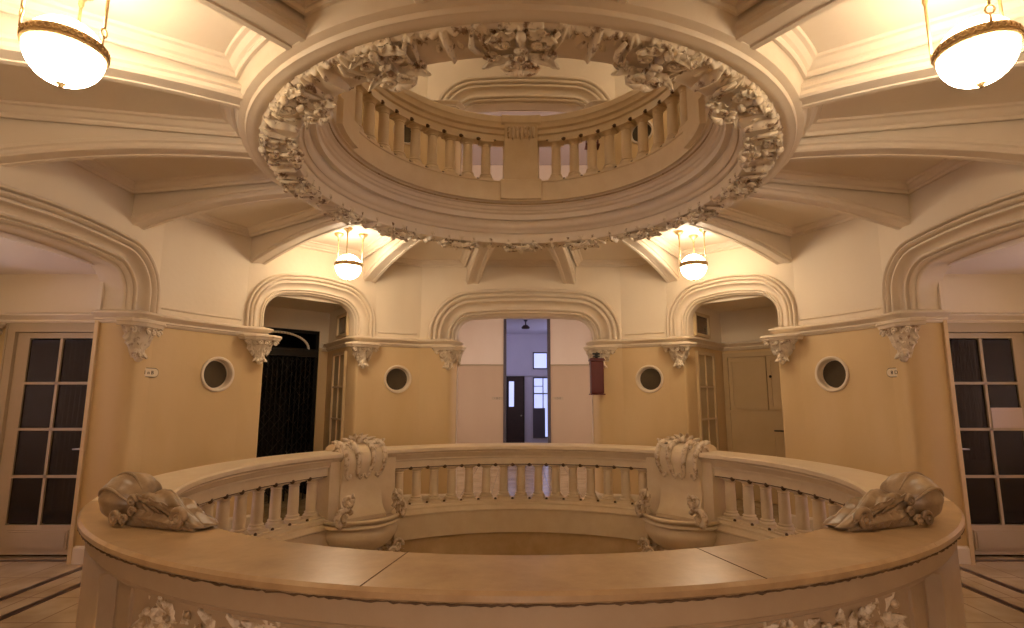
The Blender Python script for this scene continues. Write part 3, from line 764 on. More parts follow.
# ------------------------------------------------------------ side corridors with glazed doors
DW = .241*D
def wallbox(m, pts, z0, z1, holes=()): pass
def corridor(s):
    side = 'left' if s < 0 else 'right'
    b = BAYS[6 if s < 0 else 2]; xin = b.d+b.depth
    # door wall as panels round the door opening; mirrored wall near the camera without a door
    dx0, dx1, dz = .936*D, 1.152*D, 2.335
    m = MB(); X = lambda a, b_: (min(s*a, s*b_), max(s*a, s*b_))
    for sy, door in ((1, True), (-1, False)):
        y0, y1 = (DW, DW+.12) if sy > 0 else (-DW-.12, -DW)
        x0 = xin-.02
        if door:
            m.box(*X(x0, dx0), y0, y1, 0, 3.1); m.box(*X(dx0, dx1), y0, y1, dz, 3.1); m.box(*X(dx1, 7.9), y0, y1, 0, 3.1)
        else: m.box(*X(x0, 7.9), y0, y1, 0, 3.1)
        # return between jamb and corridor wall
        m.box(*X(x0-.02, x0+.02), min(sy*.90, sy*DW), max(sy*.90, sy*DW), 0, 3.1)
    struct(m.build('wall_corridor_'+side, M['wall']))
    c = MB(); c.box(*X(xin-.05, 7.9), -DW-.1, DW+.1, 2.945, 3.04); struct(c.build('ceiling_corridor_'+side, M['white']))
    t = MB()
    for sy in (1, -1):
        t.plan([(s*(xin+.02), sy*DW), (s*5.6, sy*DW)], STRP, side=(1 if s*sy > 0 else -1))
    struct(t.build('trim_%d' % (2 if s < 0 else 3), M['mould']))
    # cross arch further along
    ax = 5.72; w = MB()
    pr = surround_prof(.27, .3)
    ww = .80; zt = 2.68; rc = .3
    ol = [(-ww, STR, -1, 0)]+[(-ww+rc+rc*cos(PI-i/8*PI/2), zt-rc+rc*sin(PI-i/8*PI/2), cos(PI-i/8*PI/2), sin(PI-i/8*PI/2)) for i in range(9)]+[(ww-rc+rc*cos(PI/2-i/8*PI/2), zt-rc+rc*sin(PI/2-i/8*PI/2), cos(PI/2-i/8*PI/2), sin(PI/2-i/8*PI/2)) for i in range(9)]+[(ww, STR, 1, 0)]
    w.grid([[(s*(ax-p), q+nq*o, z+nz*o) for o, p in pr] for q, z, nq, nz in ol])
    w2 = MB()
    w2.box(*X(ax, ax+.3), -DW-.1, -ww-.02, 0, STR); w2.box(*X(ax, ax+.3), ww+.02, DW+.1, 0, STR)
    rows = []
    for i in range(31):
        q = (2*i/30-1)*(DW+.05); o = .265; W_, RC = ww+o, rc+o; aq = abs(q)
        zz = STR if aq >= W_ else (zt+o if aq <= W_-RC else zt-rc+math.sqrt(max(0, RC*RC-(aq-(W_-RC))**2)))
        rows.append([(s*ax, q, min(zz, 3.0)), (s*ax, q, 3.05)])
    w2.grid(rows, sm=False)
    wo = struct(w2.build('wall_cross_'+side, M['wall'])); w.build('arch_moulding', M['mould'], wo, auto=35)
    # end wall with a window (daylight)
    e = MB(); ex = 7.9
    e.box(*X(ex, ex+.1), -DW-.1, -.7, 0, 3.1); e.box(*X(ex, ex+.1), .7, DW+.1, 0, 3.1); e.box(*X(ex, ex+.1), -.7, .7, 0, .9); e.box(*X(ex, ex+.1), -.7, .7, 2.5, 3.1)
    struct(e.build('wall_end_'+side, M['wall']))
    g = MB(); g.box(*X(ex+.03, ex+.05), -.7, .7, .9, 2.5); f = MB()
    for y in (-.7, -.02, .66): f.box(*X(ex+.0, ex+.06), y, y+.04, .9, 2.5)
    for z in (.9, 1.42, 1.94, 2.46): f.box(*X(ex+.0, ex+.06), -.7, .7, z, z+.04)
    fo = struct(f.build('window_%d' % (9 if s < 0 else 10), M['door'])); g.build('pane', M['sideday'], fo)
    # the door
    dr = bpy.data.objects.new('door_%d' % (1 if s < 0 else 2), None); C.objects.link(dr); struct(dr)
    dr.location = (s*(dx0+dx1)/2, DW, 0)
    hw = (dx1-dx0)/2; s_ = s
    def at(o): return o
    fr = MB(); fr.box(-hw-.05, -hw+.03, -.025, .10, 0, dz); fr.box(hw-.03, hw+.05, -.025, .10, 0, dz); fr.box(-hw+.03, hw-.03, -.025, .10, dz-.03, dz+.05); fr.box(-hw-.05, -hw+.03, -.025, .10, dz, dz+.05); fr.box(hw-.03, hw+.05, -.025, .10, dz, dz+.05)
    fr.box(-hw-.065, -hw-.05, -.035, .02, 0, dz+.065); fr.box(hw+.05, hw+.065, -.035, .02, 0, dz+.065); fr.box(-hw-.05, hw+.05, -.035, .02, dz+.05, dz+.065)
    fr.build('door_frame', M['door'], dr)
    gx0, gx1, gz0, gz1 = -.345, .345, .31, 2.24
    lf_ = MB(); a, b_ = -hw+.035, hw-.035
    lf_.box(a, gx0, .01, .055, .02, dz-.035); lf_.box(gx1, b_, .01, .055, .02, dz-.035); lf_.box(gx0, gx1, .01, .055, gz1, dz-.035); lf_.box(gx0, gx1, .01, .055, .02, gz0)
    lf_.box(gx0+.03, gx1-.03, .0, .01, .07, gz0-.05); lf_.box(gx0+.05, gx1-.05, -.006, 0, .09, gz0-.07)
    lo = lf_.build('door_leaf', M['door'], dr)
    mu = MB(); mu.box(-.014, .014, .008, .05, gz0, gz1)
    for k in range(1, 4): z = gz0+(gz1-gz0)*k/4; mu.box(gx0, gx1, .008, .05, z-.014, z+.014)
    mu.build('glazing_bars', M['door'], lo)
    n = 0
    for ix in (0, 1):
        for k in range(4):
            z = gz0+(gz1-gz0)*k/4; p = MB(); xa = gx0 if ix == 0 else .014; xb = -.014 if ix == 0 else gx1
            p.box(xa, xb, .028, .032, z+.014, z+(gz1-gz0)/4-.014); p.build('pane', M['glass'], lo)
    h = MB(); hx = -s_*(hw-.075)
    h.box(hx-.022, hx+.022, .002, .01, .93, 1.16); h.build('handle_plate', M['steel'], dr)
    h = MB(); h.tube([(hx, .004, 1.08), (hx, -.05, 1.08), (hx+s_*.03, -.058, 1.08), (hx+s_*.13, -.055, 1.075)], [.010, .010, .011, .008], 8)
    h.build('handle', M['steel'], dr)
    # dim room behind the glass
    r = MB(); xa, xb = s*(dx0-.3), s*(dx1+.25); xa, xb = min(xa, xb), max(xa, xb); ya, yb = DW+.12, DW+1.9
    r.add([(xa, ya, 0), (xb, ya, 0), (xb, yb, 0), (xa, yb, 0), (xa, ya, 2.7), (xb, ya, 2.7), (xb, yb, 2.7), (xa, yb, 2.7)], [[3, 2, 6, 7], [0, 3, 7, 4], [1, 2, 6, 5], [4, 5, 6, 7], [0, 1, 2, 3]], False)
    struct(r.build('wall_room_'+side, M['dim']))
    cu = MB(); cy = DW+.55; rows = []
    cx0 = s*(dx0+dx1)/2+(-.42 if s < 0 else .12)
    for i in range(41): x = cx0+.33*i/40; rows.append([(x, cy+.025*sin(i*.9), .35 if s < 0 else .9), (x+.01, cy+.035*sin(i*.9+.3), 2.3)])
    cu.grid([[p for p in r_] for r_ in rows]+[[(x, y+.02, z) for x, y, z in r_] for r_ in rows[::-1]], cu=True)
    tag(cu.build('curtain', M['curtain']), 'grey curtain hanging behind the %s glazed door' % side, 'curtain')
corridor(-1); corridor(1)
# corbels of the cross arch at the far left and right of the door walls
for s, nme in ((-1, 'acanthus corbel at the left edge of the photo beyond the glazed door'), (1, 'acanthus corbel beyond the right glazed door, at the picture edge')):
    dup(cor, (s*5.72, .96, 2.385), (-PI/2 if s > 0 else PI/2)*1, nme, 'carved corbels under the arches')
nt_ = MB(); nt_.box(1.044*D+.0145, 1.044*D+.344, DW+.0, DW+.006, 1.29, 1.50)
no_ = nt_.build('paper_notice', M['paper']); tag(no_, 'pale paper notice fixed to the glass of the right glazed door', 'notice')

# ------------------------------------------------------------ diagonal niches
UN = 1.170*D
SD = -1
VV = {1: .163*D, 3: .165*D, 5: .165*D, 7: .192*D}
def niche(k, up=0):
    b = BAYS[k]; vv = VV[k]
    F = lambda u, v, z: (b.u[0]*u+b.t[0]*v, b.u[1]*u+b.t[1]*v, z)
    m = MB(); d0 = b.d+b.depth-.01
    for s in (-1, 1): m.add([F(d0, s*b.w, 0), F(UN, s*vv, 0), F(UN, s*vv, 3.2), F(d0, s*b.w, 3.2)], [[0, 1, 2, 3]], False)
    m.add([F(d0, -b.w, 3.04), F(UN, -vv, 3.04), F(UN, vv, 3.04), F(d0, b.w, 3.04)], [[0, 1, 2, 3]], False)
    m.add([F(d0-.02, -b.w-.02, 3.04), F(d0-.02, b.w+.02, 3.04), F(d0-.02, b.w, 2.99), F(d0-.02, -b.w, 2.99)], [[0, 1, 2, 3]], False)
    if k == 7:      # opening for the lift gate
        m.box(UN, UN+.12, -vv-.05, -.70, 0, 3.1, F); m.box(UN, UN+.12, .76, vv+.05, 0, 3.1, F); m.box(UN, UN+.12, -.70, .76, 2.71, 3.1, F)
    else: m.box(UN, UN+.12, -vv-.05, vv+.05, 0, 3.1, F)
    wo = struct(m.build('wall_niche_'+names[k], M['wall']))
    t = MB(); P2 = lambda u, v: F(u, v, 0)[:2]
    if k == 7:
        t.plan([P2(d0, b.w), P2(UN, vv), P2(UN, .79)], STRP, side=SD); t.plan([P2(UN, -.72), P2(UN, -vv), P2(d0, -b.w)], STRP, side=SD)
    else: t.plan([P2(d0, b.w), P2(UN, vv), P2(UN, -vv), P2(d0, -b.w)], STRP, side=SD)
    t.build('string_course', M['mould'], wo)
    return b, F, d0, vv
for k in (1, 3, 5, 7): niche(k)
def side_panels(k, s, n0):
    """glazed tall panel and small window above it on the side wall of a niche"""
    b = BAYS[k]; vv = VV[k]; d0 = b.d+b.depth
    A = Vector((b.u[0]*d0+b.t[0]*s*b.w, b.u[1]*d0+b.t[1]*s*b.w, 0)); Bp = Vector((b.u[0]*UN+b.t[0]*s*vv, b.u[1]*UN+b.t[1]*s*vv, 0))
    L = (Bp-A).length; x = (Bp-A)/L; nrm = Vector((-x.y, x.x, 0))
    mid = Vector((b.u[0]*(d0+.5), b.u[1]*(d0+.5), 0))
    if nrm.dot(mid-A) < 0: nrm = -nrm
    T = lambda a, p, z: tuple(A+x*a+nrm*p+Vector((0, 0, z)))
    def win(name, a0, a1, z0, z1, bars_x, bars_z, pm):
        f = MB(); q = .045
        f.box(a0-q, a0, 0, .04, z0-q, z1+q, T); f.box(a1, a1+q, 0, .04, z0-q, z1+q, T); f.box(a0, a1, 0, .04, z0-q, z0, T); f.box(a0, a1, 0, .04, z1, z1+q, T)
        for bx in bars_x: f.box(bx-.012, bx+.012, 0, .028, z0, z1, T)
        for bz in bars_z: f.box(a0, a1, 0, .03, bz-.014, bz+.014, T)
        o = struct(f.build(name, M['cupboard'])); g = MB(); g.box(a0, a1, .004, .010, z0, z1, T); g.build('pane', pm, o)
    win('window_%d' % n0, .12, .74, .15, 2.26, (.43,), (1.28, 1.77), M['frost'])
    win('window_%d' % (n0+1), .10, .60, 2.585, 2.86, (), (), M['dimglass'])
M['frost'] = mat('frosted_tan_glass', (.42, .32, .18), .25, var=(.50, .38, .22), vscale=3)
M['dimglass'] = mat('dark_small_pane', (.09, .05, .025), .2, var=(.14, .09, .05), vscale=4)
side_panels(7, 1, 11); side_panels(1, -1, 13)

# lift gate in the left niche
b = BAYS[7]; F7 = lambda u, v, z: (b.u[0]*u+b.t[0]*v, b.u[1]*u+b.t[1]*v, z)
lg = thing('lift_gate', 'black iron lattice lift gate in the left niche', 'lift gate', F7(UN, 0, 0), 0)
inv = Vector(F7(UN, 0, 0)); G = lambda p, v, z: tuple(Vector(F7(UN+p, v, z))-inv)
m = MB(); gv0, gv1 = -.70, .76
m.box(.02, .08, gv0, gv0+.05, 0, 2.71, G); m.box(.02, .08, gv1-.05, gv1, 0, 2.71, G); m.box(.02, .08, gv0, gv1, 2.66, 2.71, G); m.build('gate_frame', M['iron'], lg)
m = MB(); m.box(-.01, .09, gv0+.02, gv1-.02, 2.27, 2.40, G); m.box(-.03, .02, gv0+.02, gv1-.02, 2.375, 2.40, G); m.box(-.02, .02, gv0+.02, gv1-.02, 2.27, 2.29, G); m.build('transom_bar', M['ironlite'], lg)
m = MB()
for i in range(19): v = gv0+.05+i*(gv1-gv0-.1)/18; m.box(.035, .05, v-.008, v+.008, 0, 2.27, G)
for j in range(12):
    for i in range(9):
        v0 = gv0+.05+i*(gv1-gv0-.1)/9; v1 = v0+(gv1-gv0-.1)/9; z0 = .1+j*.18
        if j % 1 == 0:
            m.tube([G(.03, v0, z0), G(.03, v1, z0+.18)], .006, 4); m.tube([G(.03, v1, z0), G(.03, v0, z0+.18)], .006, 4)
m.build('lattice', M['ironlite'], lg)
m = MB(); n = 30; cc, rr = .10, .47
pts = [G(.0, cc+rr*cos(PI*i/n)*1.0, 2.40+.245*sin(PI*i/n)) for i in range(n+1)]
m.tube(pts, .018, 8)
m.build('transom_arch', M['plaster'], lg); lab(lg.children[-1], 'white arched bead in the transom')
bd = MB()
for i in range(n+1): bd.ball(tuple(Vector(pts[i])+Vector(G(-.02, 0, 0))-Vector(G(0, 0, 0))), .017, n=8, m=6)
bd.build('bead_row', M['plaster'], lg)
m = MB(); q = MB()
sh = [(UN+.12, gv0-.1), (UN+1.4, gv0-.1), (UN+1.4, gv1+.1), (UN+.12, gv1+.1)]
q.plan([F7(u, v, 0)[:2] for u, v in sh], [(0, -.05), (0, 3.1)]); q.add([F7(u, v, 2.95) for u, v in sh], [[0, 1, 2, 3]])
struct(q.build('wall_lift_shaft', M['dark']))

# cupboard in the right niche
b1 = BAYS[1]; F1 = lambda u, v, z: (b1.u[0]*u+b1.t[0]*v, b1.u[1]*u+b1.t[1]*v, z)
cb = thing('cupboard', 'tall ochre painted built-in cupboard with doors in the right niche', 'cupboard', F1(UN, 0, 0))
iv = Vector(F1(UN, 0, 0)); H = lambda p, v, z: tuple(Vector(F1(UN-p, v, z))-iv)
def panel_door(m, v0, v1, z0, z1, p=.03, fr=.06):
    m.box(.0, p, v0, v1, z0, z1, H)
    m.box(p, p+.012, v0, v0+fr, z0, z1, H); m.box(p, p+.012, v1-fr, v1, z0, z1, H); m.box(p, p+.012, v0+fr, v1-fr, z0, z0+fr, H); m.box(p, p+.012, v0+fr, v1-fr, z1-fr, z1, H)
m = MB(); vv = .163*D
m.box(0, .035, -vv+.02, -vv+.10, .02, 2.33, H); m.box(0, .035, vv-.10, vv-.02, .02, 2.33, H); m.box(0, .035, -vv+.1, vv-.1, 2.26, 2.33, H); m.box(0, .035, -vv+.1, vv-.1, 1.36, 1.40, H); m.box(0, .02, -vv+.1, vv-.1, .02, 1.36, H)
m.build('carcass', M['cupboard'], cb)
for v0, v1, nme in ((-vv+.11, -.06, 'l'), (-.045, vv-.11, 'r')):
    m = MB(); panel_door(m, v0, v1, 1.41, 2.25, .022); dd = m.build('door', M['cupboard'], cb)
    if nme == 'r':
        kk = MB(); kk.ball(H(.07, v0+.06, 1.93), .022); kk.tube([H(.03, v0+.06, 1.93), H(.07, v0+.06, 1.93)], .009); kk.build('knob', M['ink'], dd)
m = MB(); panel_door(m, -.04, vv-.12, .5, 1.06, .022, .05); dd = m.build('door', M['cupboard'], cb)
m = MB(); m.tube([H(.05, .02, 1.10), H(.07, .05, 1.10), H(.07, .45, 1.10), H(.05, .5, 1.10)], .012); m.build('handle', M['ironlite'], dd)

# ------------------------------------------------------------ central hall and passage
b0 = BAYS[0]; HY0 = b0.d+b0.depth; HY1 = 1.97*D; HC = 3.80
def hall(z0, full=True):
    tagn = '' if full else '_upper'
    w = MB()
    for s in (-1, 1):
        w.box(min(s*1.09+.06, s*2.85), max(s*1.09+.06, s*2.85), HY0-.03, HY0, z0, z0+HC+.05)
    w.box(-1.3, 1.4, HY0-.03, HY0, z0+(b0.zt if full else b0.zt-.34)+.02, z0+HC+.05)
    struct(w.build('wall_hall_front'+tagn, M['white']))
    w = MB(); px0, px1 = -.45, .755
    if full:
        w.box(-3.1, px0, HY1, HY1+.25, 0, HC+.05); w.box(px1, 3.1, HY1, HY1+.25, 0, HC+.05)
    else: w.box(-3.1, 3.1, HY1, HY1+.25, z0, z0+HC+.05)
    wb = struct(w.build('wall_hall_back'+tagn, M['hall']))
    t = MB(); LN = [(0, z0+2.40), (.025, z0+2.41), (.03, z0+2.43), (.02, z0+2.445), (0, z0+2.45)]
    t.plan([(-3.1, HY1), (px0, HY1)], LN, side=1); t.plan([(px1, HY1), (3.1, HY1)], LN, side=1)
    struct(t.build('trim_%d' % (4 if full else 5), M['door']))
    w = MB(); w.box(-3.2, 3.2, HY0-.03, HY1+.2, z0+HC, z0+HC+.1); struct(w.build('ceiling_hall'+tagn, M['greyceil']))
    if not full:
        f = MB(); f.box(-3.2, 3.2, 4.6, HY1+.2, z0-.1, z0-.001); struct(f.build('floor_hall'+tagn, M['floor']))
    for s in (-1, 1):
        w = MB(); X = lambda a, c: (min(s*a, s*c), max(s*a, s*c)); ya, yb = HY0+1.2, HY1-1.2
        w.box(*X(2.85, 2.95), HY0-.03, ya, z0, z0+HC); w.box(*X(2.85, 2.95), yb, HY1+.2, z0, z0+HC); w.box(*X(2.85, 2.95), ya, yb, z0, z0+.9); w.box(*X(2.85, 2.95), ya, yb, z0+2.9, z0+HC)
        struct(w.build('wall_hall_'+('left' if s < 0 else 'right')+tagn, M['white']))
        f = MB()
        for i in range(4): y = ya+(yb-ya-.05)*i/3; f.box(*X(2.85, 2.92), y, y+.05, z0+.9, z0+2.9)
        for z in (.9, 1.55, 2.2, 2.85): f.box(*X(2.85, 2.92), ya, yb, z0+z, z0+z+.05)
        fo = struct(f.build('window_%d' % ({(True, -1): 15, (True, 1): 16, (False, -1): 17, (False, 1): 18}[(full, s)]), M['white']))
        g = MB(); g.box(*X(2.925, 2.94), ya, yb, z0+.9, z0+2.9); g.build('pane', M['hallday'], fo)
M['greyceil'] = mat('grey_lavender_ceiling', (.50, .41, .40), .7)
M['hallday'] = mat('hall_daylit_pane', (.6, .6, .8), .3, emit=(1, .80, .66), estr=1.15)
hall(0); hall(UP, False)
# door frame of the passage
fr = MB(); px0, px1 = -.45, .755
fr.box(px0, px0+.07, HY1-.02, HY1+.27, 0, HC); fr.box(px1-.07, px1, HY1-.02, HY1+.27, 0, HC)
struct(fr.build('trim_6', M['greyframe']))
# bluish room at the end
RY = 3.0*D
w = MB()
w.box(-2.0, -1.9, HY1+.25, RY, 0, HC); w.box(1.9, 2.0, HY1+.25, RY, 0, HC)
wins = [(.41, .93, 2.57, 3.16), (.41, .95, .25, 2.30)]
w.box(-2, .41, RY, RY+.12, 2.32, HC); w.box(.95, 2, RY, RY+.12, 0, HC); w.box(.41, .95, RY, RY+.12, 3.16, HC); w.box(.41, .95, RY, RY+.12, 2.30, 2.57); w.box(.93, .95, RY, RY+.12, 2.57, 3.16)
w.box(-2, .41, RY, RY+.12, 0, 2.32); w.box(.41, .95, RY, RY+.12, 0, .25)
w.box(-2, 2, RY-.05, RY, 2.34, 2.40)
struct(w.build('wall_end_room', M['lav']))
w = MB(); w.box(-2, 2, HY1+.2, RY+.1, HC-.02, HC+.1); struct(w.build('ceiling_end_room', M['lav']))
for i, (a, c, z0, z1) in enumerate(wins):
    f = MB(); q = .04
    f.box(a, a+q, RY-.02, RY+.05, z0, z1); f.box(c-q, c, RY-.02, RY+.05, z0, z1); f.box(a, c, RY-.02, RY+.05, z0, z0+q); f.box(a, c, RY-.02, RY+.05, z1-q, z1)
    if i: f.box(a, c, RY-.02, RY+.05, 1.72, 1.76); f.box(a, c-.13, RY-.03, RY+.03, .25, 1.25); f.box(a+.33, a+.36, RY-.02, RY+.05, .25, z1); f.box(a, a+.36, RY-.02, RY+.05, 1.98, 2.0)
    fo = struct(f.build('window_%d' % (19+i+20), M['greyframe'])); g = MB(); g.box(a, c, RY+.06, RY+.07, z0, z1); g.build('pane', M['sky'], fo)
for s in (-1, 1):    # side windows of the end room light it
    g = MB(); X = (min(s*1.88, s*1.9), max(s*1.88, s*1.9)); f = MB()
    g.box(*X, RY-3, RY-1.2, 2.6, 3.5)
    X2 = (min(s*1.85, s*1.9), max(s*1.85, s*1.9))
    f.box(*X2, RY-3.05, RY-3, 2.55, 3.55); f.box(*X2, RY-1.2, RY-1.15, 2.55, 3.55); f.box(*X2, RY-3, RY-1.2, 2.55, 2.6); f.box(*X2, RY-3, RY-1.2, 3.5, 3.55)
    fo = struct(f.build('window_%d' % (45+(s > 0)), M['greyframe'])); g.build('pane', M['enday'], fo) if 'enday' in M else g.build('pane', M.setdefault('enday', mat('end_room_daylit_pane', (.5, .5, .9), .3, emit=(.62, .60, .96), estr=1.1)), fo)
dr = bpy.data.objects.new('door_3', None); C.objects.link(dr); struct(dr); dr.location = (-.19, RY, 0)
m = MB(); m.box(-.27, .27, -.05, 0, 0, 2.30); m.build('door_leaf', M['darkwood'], dr)
m = MB(); m.box(-.31, -.27, -.06, 0, 0, 2.33); m.box(.27, .31, -.06, 0, 0, 2.33); m.box(-.31, .31, -.06, 0, 2.30, 2.33); m.build('door_frame', M['ironlite'], dr)
m = MB(); m.box(-.22, -.05, -.058, -.052, 1.3, 2.15); m.build('pane', M['sky'], dr)
m = MB(); m.ball((.2, -.075, 1.0), .025); m.build('handle', M['steel'], dr)
cl = thing('ceiling_lamp', 'small dark ceiling lamp over the passage doorway', 'lamp', (.13, HY1+1.3, HC-.02))
m = MB(); m.lathe([(0, 0), (.05, 0), (.06, -.03), (.02, -.05), (.02, -.16), (0, -.16)], n=16); m.build('fitting', M['greyframe'], cl)
m = MB(); m.lathe([(0, -.14), (.06, -.15), (.12, -.21), (.11, -.25), (0, -.26)], n=20); m.build('lamp_shade', M['darkwood'], cl)

# ------------------------------------------------------------ front corridor behind the camera
b4 = BAYS[4]; fy = -(b4.d+b4.depth)
w = MB(); w.box(-2.7, -2.6, -10.1, fy, 0, 3.15); w.box(2.6, 2.7, -10.1, fy, 0, 3.15)
w.box(-2.7, -1.74, fy, fy+.03, 0, 3.15); w.box(1.74, 2.7, fy, fy+.03, 0, 3.15)
w.box(-2.6, -1.2, -10.1, -10, 0, 3.1); w.box(1.2, 2.6, -10.1, -10, 0, 3.1); w.box(-1.2, 1.2, -10.1, -10, 0, .7); w.box(-1.2, 1.2, -10.1, -10, 2.6, 3.1)
struct(w.build('wall_front_corridor', M['white']))
w = MB(); w.box(-2.7, 2.7, -10.1, fy+.04, 3.03, 3.1); struct(w.build('ceiling_front_corridor', M['white']))
f = MB()
for x in (-1.2, -.42, .37, 1.15): f.box(x, x+.05, -10.06, -9.98, .7, 2.6)
for z in (.7, 1.3, 1.92, 2.55): f.box(-1.2, 1.2, -10.06, -9.98, z, z+.05)
fo = struct(f.build('window_47', M['door'])); g = MB(); g.box(-1.2, 1.2, -10.09, -10.07, .7, 2.6); g.build('pane', M['day'], fo)

q = MB(); q.lathe([(5.25, UP+.02), (5.25, UP+4.2)], R_(33.5), R_(326.5), n=90, sm=True); struct(q.build('wall_upper_corridor', M['wall']))
q = MB(); q.lathe([(RW-.05, UP+3.75), (5.3, UP+3.75)], R_(33), R_(327), n=90, sm=False); struct(q.build('ceiling_upper_corridor', M['plaster']))
# ------------------------------------------------------------ pendant lamps
def lamp():
    P = thing('pendant_lamp', 'x', 'lamp', (0, 0, 0), 0, 'opal globe pendant lamps')
    RG = .164
    m = MB(); m.ball((0, 0, 0), RG, RG, RG*1.02, n=40, m=24); m.build('globe', M['globe'], P)
    m = MB()
    m.lathe([(RG-.004, .052), (RG+.004, .055), (RG+.008, .048), (RG+.003, .043), (RG+.006, .012), (RG+.012, .006), (RG+.008, -.002), (RG-.002, -.004)], n=48)
    bo = m.build('gilt_band', M['gilt'], P)
    m = MB()
    for i in range(36):
        a = 2*PI*i/36; m.ball((sin(a)*(RG+.006), cos(a)*(RG+.006), .029), .0075, .0075, .011, n=6, m=5)
    for j in (0, 1):
        pts = [((RG+.011)*sin(2*PI*i/96), (RG+.011)*cos(2*PI*i/96), .029+.014*sin(18*2*PI*i/96+j*PI)) for i in range(97)]
        m.tube(pts, .0035, 5, cap=False)
    m.build('band_tracery', M['gilt'], bo)
    HT = CEIL-Zh(.3555)
    for i in range(3):
        a = 2*PI*i/3+.9; x, y = sin(a), cos(a); r = RG+.016
        m = MB(); m.tube([(x*r, y*r, .03), (x*r, y*r, .09)], .006, 6)
        m.tube([(x*r+.018*cos(t)*y, y*r-.018*cos(t)*x, .105+.022*sin(t)) for t in [2*PI*q/12 for q in range(13)]], .005, 6, cap=False)
        m.tube([(x*r, y*r, .125), (x*r, y*r, HT-.05)], .0075, 8)
        m.build('rod', M['gilt'], P)
        m = MB(); m.lathe([(.008, HT-.11), (.014, HT-.09), (.012, HT-.07), (.03, HT-.045), (.052, HT-.03), (.062, HT-.012), (.058, HT-.0), (0, HT)], n=18, c=(x*r, y*r)); m.build('ceiling_cup', M['gilt'], P)
    m = MB(); m.lathe([(0, -RG-.028), (.008, -RG-.022), (.012, -RG-.012), (.02, -RG-.004), (.024, -RG+.004)], n=14); m.build('finial', M['gilt'], P)
    return P
L0 = lamp(); RLm = .672*D; zl = Zh(.3555)
labs = {-45: 'small opal globe lamp hanging over the lift gate arch', 45: 'small opal globe lamp hanging over the cupboard niche arch',
        -135: 'large opal globe lamp hanging in the top left corner', 135: 'large opal globe lamp hanging in the top right corner'}
for i, dg in enumerate((-45, 45, -135, 135)):
    p = pol(RLm, R_(dg), zl)
    if i == 0: L0.location = p; L0['label'] = labs[dg]
    else: dup(L0, p, {45: .5, -135: -.67, 135: 1.58}[dg], labs[dg])
for dg in (-45, 45, -135, 135):
    dup(L0, pol(RLm, R_(dg), zl+UP), 0, 'globe lamp on the upper floor, hidden above the ceiling', 'upper floor globe lamps')

for p, lb in (((-5.15, -.35, 2.36), 'added fill globe lamp in the left corridor, outside the frame'), ((5.15, -.35, 2.36), 'added fill globe lamp in the right corridor, outside the frame'), ((0, -7.4, 2.30), 'added fill globe lamp in the corridor behind the camera')):
    dup(L0, p, 0, lb, sc=(.5, .5, .5))  # half-size lamp copies added out of view as fill light
# ------------------------------------------------------------ small things
def text(body, size, parent, M4, m, depth=.002):
    cu = bpy.data.curves.new('lettering', 'FONT'); cu.body = body; cu.size = size; cu.extrude = depth; cu.align_x = 'CENTER'; cu.align_y = 'CENTER'
    o = bpy.data.objects.new('lettering', cu); C.objects.link(o); dg_ = bpy.context.evaluated_depsgraph_get()
    me = bpy.data.meshes.new_from_object(o.evaluated_get(dg_)); bpy.data.objects.remove(o)
    me.materials.clear(); me.materials.append(m)
    q = bpy.data.objects.new('lettering', me); C.objects.link(q); q.parent = parent; q.matrix_local = M4; return q
def plate(deg, body, label, w=.115, z=Zh(.056), R=RW, h=.044):
    a = R_(deg); u = Vector((sin(a), cos(a), 0)); t = Vector((cos(a), -sin(a), 0))
    P = thing('number_plate', label, 'sign', tuple(u*(R-.014)+Vector((0, 0, z))), -a)
    m = MB(); pts = []
    for s in (1, -1):
        for i in range(9): th = -PI/2+PI*i/8; pts.append((s*(w-h+h*cos(th)), s*h*sin(th)))
    for k, (g, y0, y1, mm, nme) in enumerate(((1.14, -.004, .004, 'ink', 'rim'), (1.0, -.008, -.004, 'plate', 'enamel_face'))):
        m = MB(); rows = [[(x*(1 if k else 1.05), y0, zz*g) for x, zz in pts], [(x*(1 if k else 1.05), y1, zz*g) for x, zz in pts]]
        m.grid(rows, cv=True, caps=True, sm=False); m.build(nme, M[mm], P)
    Mx = Matrix.Rotation(PI/2, 4, 'X'); Mx.translation = Vector((0, -.009, -.002))
    text(body, h*1.25, P, Mx, M['ink'])
plate(-73.7, '1 n B', 'small oval number plate on the wall left of the left oculus')
plate(74.2, '8 Dcc', 'small oval number plate on the wall right of the right oculus')
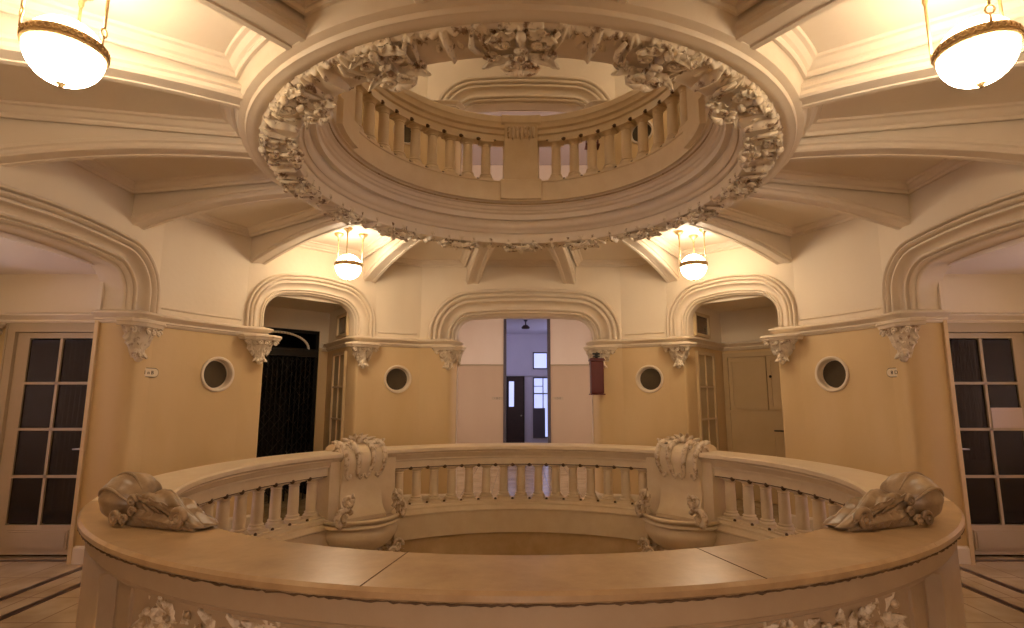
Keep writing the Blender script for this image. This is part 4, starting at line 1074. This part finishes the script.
for x, lb in ((-.60, 'faint small number plate left of the passage doorway'), (.93, 'faint small number plate right of the passage doorway')):
    P = thing('number_plate', lb, 'sign', (x, HY1-.012, Zh(-.004)+.0))
    m = MB(); m.box(-.14, .14, 0, .008, -.035, .035); m.build('enamel_face', M['door'], P)
    Mx = Matrix.Rotation(PI/2, 4, 'X'); Mx.translation = Vector((0, -.003, 0)); text('1 B C' if x < 0 else '1 D E', .07, P, Mx, M['greyframe'])

# red extinguisher cover on the right jamb of the central arch
def red_box(z0, label):
    P = thing('extinguisher_box', label, 'extinguisher box', (1.17, b0.d-.10, z0))
    m = MB(); m.box(-.10, .10, -.09, .09, 0, .50); o = m.build('cover', M['red'], P)
    bv = o.modifiers.new('bevel', 'BEVEL'); bv.width = .02; bv.segments = 3
    m = MB(); m.box(-.115, .115, -.105, .095, .50, .525); m.box(-.105, .105, -.095, .09, .525, .54); m.build('lid', M['red'], P)
    m = MB(); m.box(-.115, .115, -.10, .095, -.02, 0); m.build('base_plate', M['red'], P)
    m = MB(); m.tube([(0, 0, .54), (0, 0, .60), (.02, .02, .63)], .022); m.box(-.06, .05, -.02, .02, .60, .625); m.box(-.05, .05, -.03, .03, .565, .58); m.build('hook', M['ironlite'], P)
red_box(1.665, 'dark red extinguisher cover hanging at the right jamb of the central doorway')
red_box(1.665+UP, 'dark red extinguisher cover on the upper floor seen between the balusters')

# ------------------------------------------------------------ lower well
q = MB(); q.lathe([(2.50, -.86), (2.50, -4.0), (0.01, -4.0)], n=64, sm=False)
struct(q.build('wall_well', M['wall']))

# ------------------------------------------------------------ camera, world
cam = bpy.data.cameras.new('camera'); co = bpy.data.objects.new('camera', cam); C.objects.link(co)
co.location = (0, -D, EYE); co.rotation_euler = (PI/2+.151, 0, 0)
cam.sensor_width = 36; cam.lens = 549/1024*36; cam.shift_x = -9/1024; cam.clip_start = .05
sc = bpy.context.scene; sc.camera = co
w = bpy.data.worlds.new('world'); sc.world = w; w.use_nodes = True
w.node_tree.nodes['Background'].inputs[0].default_value = (.4, .4, .6, 1); w.node_tree.nodes['Background'].inputs[1].default_value = .05
sc.view_settings.view_transform = 'Standard'; sc.view_settings.look = 'None'; sc.view_settings.gamma = 1; sc.view_settings.exposure = 1.62
sc.view_settings.use_curve_mapping = False
